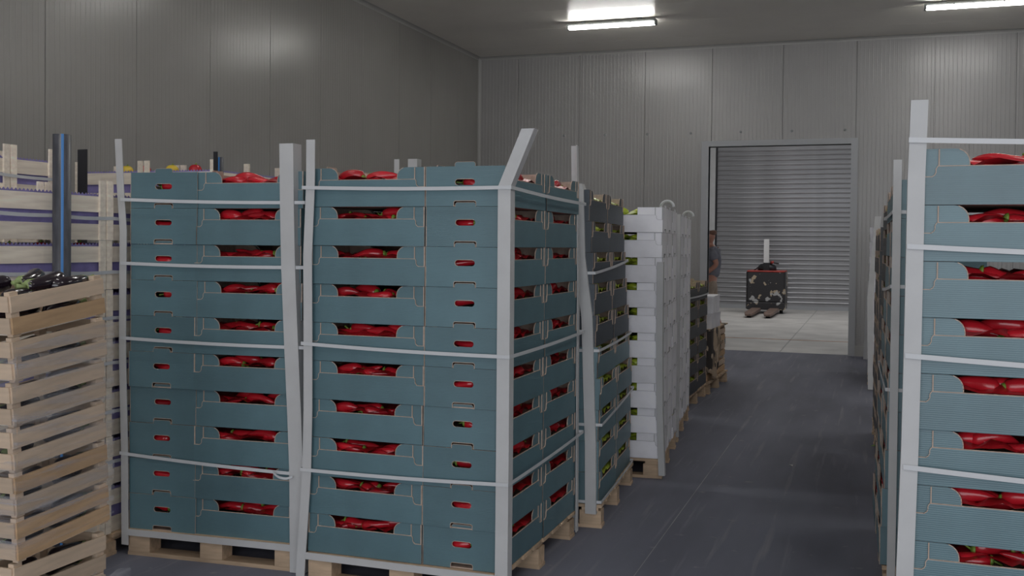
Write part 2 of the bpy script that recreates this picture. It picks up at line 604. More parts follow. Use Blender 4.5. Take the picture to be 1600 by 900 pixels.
# ------------------------------------------------------------------ lamps
def lamp(x, y, label, zc=CZ):
    t = empty('ceiling_lamp', (x, y, zc))
    L = 1.30
    MB().tube([(-L / 2, 0, -0.045), (L / 2, 0, -0.045)], 0.055, 10, sq=0.55).build('housing', 'lamp_housing', t)
    for s in (-1, 1):
        MB().box((s * 0.42 - 0.03, -0.03, -0.02), (s * 0.42 + 0.03, 0.03, 0)).build('bracket', 'lamp_housing', t)
        MB().box((s * L / 2 - 0.014, -0.058, -0.105), (s * L / 2 + 0.014, 0.058, -0.03)).build('end_cap', 'lamp_housing', t)
        MB().box((s * 0.3 - 0.008, -0.066, -0.075), (s * 0.3 + 0.008, -0.056, -0.045)).build('clip', 'lamp_housing', t)
    MB().tube([(-L / 2 + 0.015, 0, -0.078), (L / 2 - 0.015, 0, -0.078)], 0.052, 12, sq=0.62).build('diffuser', 'lamp_glow', t, True)
    tag(t, label, 'lamp', 'strip lamps under the ceiling')


lamp(-3.63, 14.72, 'strip lamp above and left of the doorway, wholly in view')
lamp(1.27, 14.84, 'strip lamp at the upper right edge, cut by the frame')
for k, yy in enumerate((11.05, 7.35, 3.65, 0.0)):
    for x in (-3.63, 1.27):
        lamp(x, yy, 'strip lamp %s, %s row from the back wall' % ('above the left row' if x < 0 else 'above the right row', ['second', 'third', 'fourth', 'fifth'][k]))

# ------------------------------------------------------------------ cartons
CL, CW, T = 0.615, 0.405, 0.005


def rounded(pts):
    return pts


def arc(cx, cy, r, a0, a1, n=5):
    return [(cx + r * cos(radians(a0 + (a1 - a0) * i / n)), cy + r * sin(radians(a0 + (a1 - a0) * i / n))) for i in range(n + 1)]


CARTON = {}


def carton_meshes(pal, H):
    key = (pal, round(H, 4))
    if key in CARTON:
        return CARTON[key]
    outer = 'carton_' + pal
    inner = 'kraft_white' if pal == 'white' else 'kraft'
    mats = [outer, inner]
    hx, hy = CL / 2, CW / 2
    zr, zs = 0.69 * H, 0.50 * H        # rim of the long side, stepped-down end
    a = hx - 0.045
    lp = [(-hx, 0), (hx, 0), (hx, zs)] + [(a + 0.012, zs)] + [(a + 0.004, zs + 0.006), (a, zs + 0.014), (a, zr - 0.010), (a - 0.006, zr)] + \
         [(-a + 0.006, zr), (-a, zr - 0.010), (-a, zs + 0.014), (-a - 0.004, zs + 0.006), (-a - 0.012, zs), (-hx, zs)]
    t = MB()
    for fn in (lambda p, q, c: (p, -hy + c, q), lambda p, q, c: (-p, hy - c, q)):
        t.plate([lp], T, fn)
        t.line([(p, q - 0.0012) for p, q in lp[2:]], 0.0026 if pal != 'white' else 0.0014, fn)
    t.box((-hx + T, -hy + T, 0.0), (hx - T, hy - T, 0.005), 1)
    tray = t.mesh('carton', mats)
    # end panel with hand slot, tab on top and notch below
    e = MB()
    hw, th, tw = hy - 0.001, 0.020, 0.052
    nh, nw = 0.026, 0.056
    Ht = H - 0.0015
    lo = [(-hw, 0), (-nw, 0), (-nw, nh - 0.006), (-nw + 0.006, nh), (nw - 0.006, nh), (nw, nh - 0.006), (nw, 0), (hw, 0), (hw, Ht),
          (tw, Ht), (tw, Ht + th - 0.008), (tw - 0.008, Ht + th), (-tw + 0.008, Ht + th), (-tw, Ht + th - 0.008), (-tw, Ht), (-hw, Ht)]
    zc = 0.60 * H
    sl = arc(0.036, zc, 0.0145, -90, 90) + arc(-0.036, zc, 0.0145, 90, 270)
    fn = lambda p, q, c: (hx - c, p, q)
    if pal == 'white':
        e.plate([lo], T, fn)
    else:
        e.plate([lo, sl], T, fn)
        e.line(sl[4:] , 0.0024, fn)
        e.line(lo[1:7], 0.0024, fn)
        e.line([(-hw + 0.001, 0), (-hw + 0.001, Ht)], 0.002, fn)
    e.line(lo[9:15], 0.0016, fn)
    endp = e.mesh('end_panel', mats)
    # corner flap behind the long side
    f = MB()
    if pal == 'white':
        lo = [(-hx + T, 0.30 * H), (-0.125, 0.30 * H), (-0.125, H - 0.002), (-hx + T, H - 0.002)]
    else:
        R = 0.045
        x1 = -0.160
        ar = arc(x1 - R, H - 0.002 - R, R, 0, 90)
        lo = [(-hx + T, 0.30 * H), (x1, 0.30 * H)] + ar + [(-hx + T, H - 0.002)]
        f.line([(x1, 0.60 * H)] + ar[:-1], 0.003, lambda p, q, c: (p, -hy + T + 0.0008 + c, q))
    f.plate([lo], 0.004, lambda p, q, c: (p, -hy + T + 0.0008 + c, q))
    # raised edge line of the folded lug
    f.box((-hx + 0.052, -hy + 0.0006, 0.52 * H), (-hx + 0.056, -hy + T, H - 0.004), 1)
    flap = f.mesh('corner_flap', mats)
    CARTON[key] = (tray, endp, flap)
    return CARTON[key]


def carton(pal, H, loc, rz, label, group, full=True, tilt=0):
    tray, endp, flap = carton_meshes(pal, H)
    o = link('carton', tray, None, loc, (0, 0, rz))
    tag(o, label, 'carton', group)
    for k in (0, 1):
        link('end_panel', endp, o, None, (0, 0, pi * k))
    if full:
        for k in (0, 1):
            link('corner_flap', flap, o, None, (0, 0, pi * k))
            q = link('corner_flap', flap, o, None, (0, 0, pi * k))
            q.scale = (-1, 1, 1)
    return o


# ------------------------------------------------------------------ vegetables
def pepper_mesh(seed, L, R, blunt, matname, n=9, ph=0):
    rng = random.Random(seed)
    m = MB()
    rings = 10
    pts, rad = [], []
    bend = rng.uniform(-0.025, 0.025)
    for i in range(rings + 1):
        s = i / rings
        x = -L / 2 + L * s
        r = R * (0.62 + 0.45 * sin(min(1, s * 3.2) * pi / 2)) * (1 - (s ** (3.5 if blunt else 1.7)) * (0.86 if not blunt else 0.75))
        if s == 0:
            r = R * 0.30
        if i == rings:
            r = R * 0.06
        pts.append((x, bend * sin(s * pi), 0.006 * sin(s * 5 + seed)))
        rad.append(r * (1 + 0.08 * sin(s * 9 + seed)))
    m.tube(pts, rad, n, sq=0.86)
    return m.mesh('pepper', [matname], True)


def stem_mesh(L, R, seed, cap='pepper_stem'):
    m = MB()
    x = -L / 2
    m.tube([(x + 0.007, 0, 0), (x - 0.001, 0, 0), (x - 0.006, 0, 0)], [R * 0.62, R * 0.50, 0.005], 9)
    rng = random.Random(seed)
    b = rng.uniform(-0.018, 0.018)
    m.tube([(x - 0.005, 0, 0), (x - 0.018, b * 0.4, 0.004), (x - 0.032, b, 0.011)], [0.0042, 0.0035, 0.0045], 6)
    return m.mesh('stem', [cap], True)


RED = [(pepper_mesh(i, L, R, False, 'red_pepper'), stem_mesh(L, R, i)) for i, (L, R) in enumerate([(0.175, 0.033), (0.19, 0.030), (0.16, 0.035), (0.18, 0.033)])]
GRN = [(pepper_mesh(i + 9, L, R, True, 'green_pepper'), stem_mesh(L, R, i)) for i, (L, R) in enumerate([(0.12, 0.036), (0.13, 0.034), (0.11, 0.038)])]


def pepper(kind, M, label, group):
    me, st = random.choice(RED if kind == 'red' else GRN)
    o = link('red_pepper' if kind == 'red' else 'green_pepper', me)
    o.matrix_world = M
    tag(o, label, 'pepper', group)
    link('stem', st, o)
    return o


SIDEWORD = {2: ['left', 'right'], 3: ['left', 'middle', 'right'], 4: ['leftmost', 'second from left', 'third from left', 'rightmost']}


def fill_opening(kind, M, side, H, n, where, group):
    """n peppers lying in view behind the opening of one long side; side -1 = local -y, +1 = local +y"""
    words = SIDEWORD.get(n, [''])
    span = 0.36
    for i in range(n):
        x = (-span / 2 + span * (i + 0.5) / n)
        if side > 0:
            xx = -x
        else:
            xx = x
        xx += random.uniform(-0.015, 0.015)
        yy = side * (CW / 2 - random.uniform(0.066, 0.076) - (0.026 if i % 2 else 0))
        zz = 0.136 + random.uniform(-0.004, 0.006) + (0.012 if i % 2 else 0)
        rz = random.choice([0, pi]) + random.uniform(-0.2, 0.2)
        if kind == 'green':
            rz = random.choice([0, pi]) + random.uniform(-0.3, 0.3)
        loc = M @ Matrix.Translation((xx, yy, zz)) @ Matrix.Rotation(rz, 4, 'Z') @ Matrix.Rotation(random.uniform(-0.12, 0.12), 4, 'Y') @ Matrix.Rotation(random.uniform(0, 6), 4, 'X')
        lab = '%s pepper, %s' % (((words[i] + ' ') if words[i] else '') + ('red' if kind == 'red' else 'green'), where)
        pepper(kind, loc, lab, group)


def heap(m, M, H, seed, z0=0.124):
    """lumpy fill of packed peppers below the ones on top"""
    rng = random.Random(seed)
    nx, ny = 16, 10
    k = len(m.v)
    ax, ay = CL / 2 - 0.012, CW / 2 - 0.012
    for j in range(ny + 1):
        for i in range(nx + 1):
            x, y = -ax + 2 * ax * i / nx, -ay + 2 * ay * j / ny
            z = z0 + 0.028 * abs(sin(x * 24 + 3 * sin(y * 9 + seed) + seed)) * abs(cos(y * 36 + seed * 2 + x * 4)) + rng.uniform(0, 0.01)
            m.v.append(tuple(M @ Vector((x, y, z))))
    for j in range(ny):
        for i in range(nx):
            a = k + j * (nx + 1) + i
            m.face([a, a + 1, a + nx + 2, a + nx + 1])


# ------------------------------------------------------------------ pallets
BOARD = {}


def board_mesh(sx, sy, sz, matname='pallet_wood', name='board'):
    k = (round(sx, 3), round(sy, 3), round(sz, 3), matname, name)
    if k not in BOARD:
        c = 0.002
        m = MB()
        # chamfered top edges
        m.box((-sx / 2, -sy / 2, 0), (sx / 2, sy / 2, sz - c))
        m.box((-sx / 2 + c, -sy / 2 + c, sz - c), (sx / 2 - c, sy / 2 - c, sz))
        BOARD[k] = m.mesh(name, [matname])
    return BOARD[k]


def pallet(loc, rz, W, D, label, hgt=0.144):
    """W across (local x), D deep (local y); origin front-left"""
    t = empty('pallet', loc, rz)
    b = 0.020
    zb = hgt - 2 * b
    for i, cx in enumerate((0.07, W / 2, W - 0.07)):
        for j, cy in enumerate((0.06, D / 2, D - 0.06)):
            link('block', board_mesh(0.13, 0.10, zb - b, name='block'), t, (cx, cy, b))
    for cy in (0.06, D / 2, D - 0.06):
        link('bottom_board', board_mesh(W, 0.10, b, name='bottom_board'), t, (W / 2, cy, 0))
    for cx in (0.07, W / 2, W - 0.07):
        link('stringer_board', board_mesh(0.10, D, b, name='stringer_board'), t, (cx, D / 2, zb))
    n = 8
    for j in range(n):
        link('deck_board', board_mesh(W, D / n - 0.035, b - 0.001, name='deck_board'), t, (W / 2, 0.5 * (D / n - 0.035) + j * (D - (D / n - 0.035)) / (n - 1), zb + b))
    tag(t, label, 'pallet', 'wooden pallets under the stacks')
    return t


# ------------------------------------------------------------------ corner posts, straps
def post(pts, da, db, w, label, name='corner_post', t=0.005, matname='post_white', w2=None):
    """L-shaped board: pts = path of the outer edge, da / db = directions of the two legs"""
    da, db = Vector(da).normalized(), Vector(db).normalized()
    w2 = w2 or w
    m = MB()
    prof = [Vector((0, 0, 0)), da * w, da * w + db * t, da * t + db * t, da * t + db * w2, db * w2]
    n = 6
    for p in pts:
        m.v += [tuple(Vector(p) + q) for q in prof]
    for i in range(len(pts) - 1):
        for j in range(n):
            m.face([i * n + j, i * n + (j + 1) % n, (i + 1) * n + (j + 1) % n, (i + 1) * n + j])
    m.face(list(range(n)))
    m.face(list(range((len(pts) - 1) * n, len(pts) * n))[::-1])
    return tag(m.build(name, matname), label, 'corner post', 'edge boards on the pallet corners')


def strap(pts, label, width=0.017, t=0.0016, closed=True, name='strap'):
    """flat plastic band, path in space, standing on edge"""
    m = MB()
    P = [Vector(p) for p in pts]
    n = len(P)
    # subdivide with a little sag
    Q = []
    segs = n if closed else n - 1
    for i in range(segs):
        a, b = P[i], P[(i + 1) % n]
        for k in range(6):
            s = k / 6
            Q.append(a.lerp(b, s) + Vector((0, 0, -0.006 * sin(pi * s))))
    if not closed:
        Q.append(P[-1])
    n = len(Q)
    cen = sum(Q, Vector()) / n
    for i, p in enumerate(Q):
        d = (Q[(i + 1) % n] - Q[i - 1]) if (closed or 0 < i < n - 1) else (Q[min(i + 1, n - 1)] - Q[max(i - 1, 0)])
        d.z = 0
        nn = Vector((d.y, -d.x, 0)).normalized()
        for o, zz in ((0, -width / 2), (t, -width / 2), (t, width / 2), (0, width / 2)):
            m.v.append(tuple(p + nn * o + Vector((0, 0, zz))))
    for i in range(n if closed else n - 1):
        j = (i + 1) % n
        for k in range(4):
            m.face([i * 4 + k, i * 4 + (k + 1) % 4, j * 4 + (k + 1) % 4, j * 4 + k])
    return tag(m.build(name, 'strap_white'), label, 'strap', 'plastic bands around the stacks')


def loop_pts(x0, y0, rz, W, D, zs, off):
    """corner points of a band around a stack; zs = heights at FL, FR, RR, RL"""
    c, s = cos(rz), sin(rz)
    out = []
    for (u, v), z in zip(((-off, -off), (W + off, -off), (W + off, D + off), (-off, D + off)), zs):
        out.append((x0 + u * c - v * s, y0 + u * s + v * c, z))
    return out


# ------------------------------------------------------------------ stacks of cartons
def stack(x0, y0, rz, slots, layers, H, pal, kind, title, base=0.146, lean=None, full=True, views=None, jit=0.004, palfn=None, group=None, npep=3):
    """slots: (u, v, orient, column words, [(side, n peppers)], slot_view)"""
    c, s = cos(rz), sin(rz)
    hp = MB()
    for k in range(layers):
        i = layers - 1 - k
        du, dv = lean(k) if lean else (0, 0)
        for (u, v, orient, words, opens, slotview) in slots:
            uu_, vv_ = u + du + random.uniform(-jit, jit), v + dv + random.uniform(-jit, jit)
            z = base + k * H
            loc = (x0 + uu_ * c - vv_ * s, y0 + uu_ * s + vv_ * c, z)
            r = rz + (pi / 2 if orient else 0) + random.uniform(-0.006, 0.006)
            p = palfn(k) if palfn else pal
            o = carton(p, H, loc, r, '%s, %s, %s' % (words, ordn(i, layers), title), group or ('cartons of the ' + title), full)
            M = Matrix.Translation(loc) @ Matrix.Rotation(r, 4, 'Z')
            heap(hp, M, H, k * 3 + u)
            for side, n in opens:
                fill_opening(kind, M, side, H, n, '%s carton, %s, %s' % (ordn(i, layers), words.split(' carton ')[-1], title), 'peppers in the ' + title)
            if slotview:
                side = slotview
                Mp = M @ Matrix.Translation((side * (CL / 2 - 0.048), random.uniform(-0.01, 0.01), 0.6 * H)) @ Matrix.Rotation(random.choice([-1, 1]) * pi / 2 + random.uniform(-0.05, 0.05), 4, 'Z') @ \
                    Matrix.Translation((random.choice([0.0, 0.05, -0.03, 0.06]), 0, 0)) @ Matrix.Rotation(random.uniform(0, 6), 4, 'X')
                pepper(kind, Mp, 'red pepper behind hand slot, %s carton, %s' % (ordn(i, layers), title), 'peppers behind hand slots, ' + title)
    tag(hp.build('pepper_fill', 'red_fill' if kind == 'red' else 'green_fill', None, True),
        '%s peppers packed under the visible ones in the %s' % ('red' if kind == 'red' else 'pale green', title), 'peppers', kind='stuff')


# --- S1: the nearest stack of the left row
S1 = 'central front stack'
stack(-2.632, 4.52, 0.0, [
    (CL / 2, CW / 2, 0, 'teal carton front left', [(-1, 4)], 0),
    (CL / 2, CW * 1.5 + 0.012, 0, 'teal carton left second row', [], 0),
    (CL + CW / 2 + 0.004, CL / 2, 1, 'teal carton front right', [(-1, 4)], -1),
    (CL + CW / 2 + 0.004, CL * 1.5 + 0.02, 1, 'teal carton rear right', [(-1, 4)], 0)],
    10, 0.1905, 'teal', 'red', S1)
pallet((-2.632, 4.50, 0), 0, 1.03, 1.27, 'pale wooden pallet under the central front stack')
# --- L1: stack next to the eggplant crates
L1 = 'stack beside the eggplants'
RZ1 = 0.060
stack(-3.745, 4.55, RZ1, [
    (CW / 2, CL / 2, 1, 'teal carton front left', [], -1),
    (CW + CL / 2 - 0.012, CW / 2, 0, 'teal carton front right', [(-1, 4)], 0),
    (CW + CL / 2 - 0.012, CW * 1.5 + 0.01, 0, 'teal carton second row', [], 0)],
    10, 0.1905, 'teal', 'red', L1, base=0.142, jit=0.006)
pallet((-3.745, 4.53, 0), RZ1, 1.01, 1.25, 'pale wooden pallet under the teal stack beside the eggplants')
# --- S2: dark stack behind S1
S2 = 'dark stack behind central stack'
RZ2 = 0.07
fx, fy = -1.502 - 1.03 * cos(RZ2), 5.95 - 1.03 * sin(RZ2)
stack(fx, fy, RZ2, [
    (CL + CW / 2, CL / 2, 1, 'dark carton near column', [(-1, 4)], 0),
    (CL + CW / 2, CL * 1.5 + 0.02, 1, 'dark carton far column', [(-1, 4)], 0)],
    10, 0.187, 'navy', 'green', S2, lean=lambda k: (-0.012 * max(0, k - 3), 0), palfn=lambda k: 'navy' if k > 4 else 'teal')
pallet((fx, fy, 0), RZ2, 1.04, 1.27, 'wooden pallet under the dark stack of pale green peppers')
# --- S3, S4: white stacks
S3 = 'nearer white stack'
RZ3 = 0.094
fx, fy = -1.41 - 1.02 * cos(RZ3), 7.39 - 1.02 * sin(RZ3)
stack(fx, fy, RZ3, [
    (CW + CL / 2, CW / 2, 0, 'white carton front', [(-1, 3)], 0),
    (CW + CL / 2, CW * 1.5 + 0.015, 0, 'white carton middle', [], 0),
    (CW + CL / 2, CW * 2.5 + 0.03, 0, 'white carton rear', [], 0)],
    10, 0.182, 'white', 'green', S3, lean=lambda k: (-0.002 * k, 0))
pallet((fx, fy, 0), RZ3, 1.02, 1.25, 'wooden pallet under the nearer white stack')
S4 = 'farther white stack'
RZ4 = 0.09
fx, fy = -1.55 - 1.02 * cos(RZ4), 8.83 - 1.02 * sin(RZ4)
stack(fx, fy, RZ4, [
    (CW + CL / 2, CW / 2, 0, 'white carton front', [], 0),
    (CW + CL / 2, CW * 1.5 + 0.015, 0, 'white carton middle', [], 0),
    (CW + CL / 2, CW * 2.5 + 0.03, 0, 'white carton rear', [], 0)],
    10, 0.180, 'white', 'green', S4, full=False)
pallet((fx, fy, 0), RZ4, 1.02, 1.25, 'wooden pallet under the farther white stack')
# --- S5: low black stack
S5 = 'low black stack'
stack(-1.75 - 1.02, 10.52, 0, [
    (CL + CW / 2, CL / 2, 1, 'black carton near column', [(-1, 3)], 0),
    (CL + CW / 2, CL * 1.5 + 0.01, 1, 'black carton far column', [(-1, 3)], 0)],
    6, 0.193, 'black', 'green', S5)
pallet((-2.77, 10.52, 0), 0, 1.02, 1.24, 'wooden pallet under the low black stack')
# --- R1: nearest stack on the right
R1 = 'stack at right edge'
RZR = -0.03
stack(0.15, 3.70, RZR, [
    (CL / 2, CW / 2, 0, 'teal carton front', [(-1, 4)], 0),
    (CL / 2, CW * 1.5 + 0.01, 0, 'teal carton second row', [], 0)],
    10, 0.187, 'teal', 'red', R1, lean=lambda k: (-0.001 * (9 - k), 0))
pallet((0.14, 3.69, 0), RZR, 1.03, 1.25, 'wooden pallet under the teal stack at the right edge')
# --- R2 .. R5: slivers farther along the right row
R2 = 'second right-hand stack'
stack(0.105, 5.32, 0.02, [
    (CW / 2, CL / 2, 1, 'teal carton near column', [(1, 2)], 0),
    (CW / 2, CL * 1.5 + 0.02, 1, 'teal carton far column', [(1, 2)], 0)],
    10, 0.187, 'teal', 'red', R2, lean=lambda k: (-0.007 * max(0, 7 - k), 0))
pallet((0.07, 5.31, 0), 0.02, 1.03, 1.25, 'wooden pallet under the second right-hand stack')
R3 = 'dark right-hand stack'
stack(0.12, 6.98, 0.035, [
    (CW / 2, CL / 2, 1, 'black carton near column', [(1, 2)], 0),
    (CW / 2, CL * 1.5 + 0.02, 1, 'black carton far column', [(1, 2)], 0)],
    10, 0.186, 'black', 'green', R3, lean=lambda k: (-0.004 * max(0, 7 - k), 0))
pallet((0.09, 6.98, 0), 0.035, 1.03, 1.25, 'wooden pallet under the dark right-hand stack')
R4 = 'white right-hand stack near the door'
stack(-0.03, 13.5, 0.0, [
    (CW / 2, CL / 2, 1, 'white carton near column', [], 0),
    (CW / 2, CL * 1.5 + 0.02, 1, 'white carton far column', [], 0)],
    10, 0.180, 'white', 'green', R4, full=False)
pallet((-0.03, 13.5, 0), 0, 1.03, 1.25, 'wooden pallet under the white right-hand stack near the door')
R5 = 'black right-hand stack before the white one'
stack(0.055, 8.75, 0.02, [
    (CW / 2, CL / 2, 1, 'black carton near column', [], 0),
    (CW / 2, CL * 1.5 + 0.02, 1, 'black carton far column', [], 0)],
    9, 0.19, 'black', 'green', R5, full=False)
pallet((0.05, 8.75, 0), 0.02, 1.03, 1.25, 'wooden pallet under the black right-hand stack before the white one')

# ------------------------------------------------------------------ posts
X, Y_, nX, nY = (1, 0, 0), (0, 1, 0), (-1, 0, 0), (0, -1, 0)
post([(-1.571, 4.495, 0.02), (-1.571, 4.495, 0.744), (-1.573, 4.495, 1.483), (-1.575, 4.495, 1.950), (-1.465, 4.50, 2.215)], nX, Y_, 0.062,
     'white corner post with bent top on the central front stack')
post([(-2.688, 4.492, 0.02), (-2.655, 4.492, 0.535), (-2.650, 4.492, 0.854), (-2.653, 4.492, 1.235), (-2.658, 4.492, 1.616), (-2.645, 4.492, 1.964), (-2.645, 4.492, 2.19)],
     X, Y_, 0.048, 'white corner post at the left front of the central front stack')
post([(-2.690, 4.572, 0.005), (-2.697, 4.572, 0.51), (-2.711, 4.572, 0.80), (-2.732, 4.572, 1.16), (-2.752, 4.572, 1.549), (-2.762, 4.572, 1.873), (-2.768, 4.572, 2.183)],
     nX, Y_, 0.080, 'wide white corner post at the right front of the stack beside the eggplants')
post([(-3.775, 4.525, 0.055), (-3.781, 4.525, 0.573), (-3.796, 4.525, 1.053), (-3.797, 4.525, 1.258), (-3.795, 4.525, 1.737), (-3.815, 4.525, 1.976), (-3.829, 4.525, 2.225)],
     X, Y_, 0.044, 'narrow white corner post at the left front of the stack beside the eggplants')
post([(-1.592, 5.80, 0.02), (-1.598, 5.80, 0.9), (-1.600, 5.80, 1.5), (-1.616, 5.80, 2.26)], nX, nY, 0.044, 'white corner post at the far right corner of the central front stack', t=0.004)
post([(-1.520, 5.925, 0.09), (-1.526, 5.925, 0.50), (-1.535, 5.925, 0.712), (-1.556, 5.925, 1.25), (-1.606, 5.925, 1.62), (-1.620, 5.925, 2.02), (-1.632, 5.93, 2.05)],
     nX, Y_, 0.066, 'white corner post at the near corner of the dark stack')
post([(-1.383, 7.365, 0.03), (-1.404, 7.365, 0.5), (-1.412, 7.365, 1.0), (-1.414, 7.365, 1.57)], nX, Y_, 0.045, 'short white corner post on the nearer white stack')
post([(-1.541, 8.81, 0.05), (-1.545, 8.81, 1.0), (-1.548, 8.81, 1.96)], nX, Y_, 0.03, 'white corner post on the farther white stack')
post([(0.094, 3.683, 0.02), (0.094, 3.683, 0.587), (0.103, 3.683, 1.016), (0.106, 3.683, 1.316), (0.109, 3.683, 1.913), (0.115, 3.683, 2.175)],
     X, Y_, 0.054, 'large white corner post on the stack at the right edge')
post([(0.092, 5.30, 0.02), (0.092, 5.30, 2.11)], X, Y_, 0.038, 'white corner post on the second right-hand stack')
post([(0.080, 6.90, 0.0), (0.062, 6.90, 0.588), (0.067, 6.90, 0.992), (0.099, 6.90, 1.637), (0.112, 6.90, 2.0)], X, Y_, 0.050, 'long leaning white edge board on the dark right-hand stack')
post([(-0.02, 12.9, 0.02), (-0.045, 13.2, 1.1), (0.03, 13.4, 2.08)], X, Y_, 0.07, 'white edge board leaning before the white right-hand stack')
post([(-0.10, 16.6, 0.0), (-0.06, 16.4, 1.2)], X, Y_, 0.06, 'white edge board standing on the floor right of the doorway')
post([(-2.965, 6.15, 0.0), (-2.965, 6.15, 2.235)], X, Y_, 0.036, 'left one of two white posts showing behind the central front stack')
post([(-2.80, 6.15, 0.0), (-2.80, 6.15, 2.235)], nX, Y_, 0.066, 'right one of two white posts showing behind the central front stack')
# horizontal edge boards on the pallets' front edges
m = MB()
for nm, (xa, ya, za), (xb, yb, zb2), lab in (('edge_board', (-3.74, 4.524, 0.143), (-2.745, 4.583, 0.143), 'white edge board along the pallet under the stack beside the eggplants'),
                                            ('edge_board', (-2.63, 4.490, 0.146), (-1.61, 4.490, 0.146), 'white edge board along the pallet under the central front stack')):
    mb = MB()
    for x, y, z in ((xa, ya, za), (xb, yb, zb2)):
        mb.v += [(x, y, z), (x, y - 0.004, z), (x, y - 0.004, z - 0.034), (x, y, z - 0.034)]
    for k in range(4):
        mb.face([k, (k + 1) % 4, 4 + (k + 1) % 4, 4 + k])
    mb.face([0, 1, 2, 3])
    mb.face([7, 6, 5, 4])
    tag(mb.build(nm, 'post_white'), lab, 'edge board', 'edge boards on the pallets')

# ------------------------------------------------------------------ straps
NUM = ['top', 'second', 'third', 'lowest']
for i, zs in enumerate(((1.954, 1.946, 1.922, 1.93), (1.183, 1.164, 1.183, 1.18), (0.556, 0.572, 0.599, 0.58))):
    strap(loop_pts(-2.632, 4.52, 0.0, 1.03, 1.255, zs, 0.032), '%s white band around the central front stack' % ['top', 'middle', 'lowest'][i])
for i, (a, b) in enumerate(((1.902, 1.884), (1.563, 1.556), (1.164, 1.150), (0.547, 0.506))):
    strap(loop_pts(-3.755, 4.55, RZ1, 1.02, 1.24, (a, b, b, a), 0.030), '%s white band around the stack beside the eggplants' % NUM[i])
c, s = cos(RZ2), sin(RZ2)
fx, fy = -1.502 - 1.03 * cos(RZ2), 5.95 - 1.03 * sin(RZ2)
for i, (a, b) in enumerate(((1.52, 1.58), (1.06, 1.07), (0.62, 0.68), (0.16, 0.16))):
    strap(loop_pts(fx - 0.012 * max(0, (a - 0.146) / 0.187 - 3), fy, RZ2, 1.03 + 0.002, 1.26, (a, a, b, b), 0.006), '%s white band around the dark stack' % NUM[i])
for i, z in enumerate((2.043, 1.69, 1.326, 0.954)):
    strap(loop_pts(0.136, 3.70, RZR, 1.03, 1.25, (z, z - 0.03, z, z), 0.024), '%s white band around the stack at the right edge' % NUM[i])
strap(loop_pts(0.103, 5.33, 0.02, 1.03, 1.25, (1.86, 1.86, 1.86, 1.86), 0.012), 'upper white band on the second right-hand stack')
strap(loop_pts(0.100, 5.33, 0.02, 1.03, 1.25, (1.50, 1.50, 1.44, 1.44), 0.012), 'middle white band on the second right-hand stack')
strap(loop_pts(0.084, 5.33, 0.02, 1.03, 1.25, (1.0, 1.0, 1.1, 1.0), 0.012), 'lower white band on the second right-hand stack')
strap(loop_pts(-2.77, 10.52, 0.0, 1.025, 1.25, (1.16, 1.16, 1.16, 1.16), 0.008), 'white band around the low black stack')
# loose loop of band end on the left stack
strap([(-2.86, 4.55, 0.515), (-2.80, 4.535, 0.492), (-2.745, 4.55, 0.500)], 'loose end of band hanging at the wide white post', closed=False, width=0.012, name='strap_end')


for (x, y, z, lab) in ((-1.50, 7.95, 1.97, 'curled white band end on top of the nearer white stack'), (-1.64, 9.75, 1.95, 'curled white band end on top of the farther white stack')):
    P = [(x + 0.05 * cos(a), y, z + 0.02 + 0.045 * sin(a)) for a in [pi * q / 8 for q in range(0, 9)]] + [(x - 0.05, y, z - 0.02)]
    mb = MB().tube(P, 0.011, 6)
    tag(mb.build('strap_end', 'strap_white'), lab, 'strap')

# ------------------------------------------------------------------ wooden crates
CR = {}


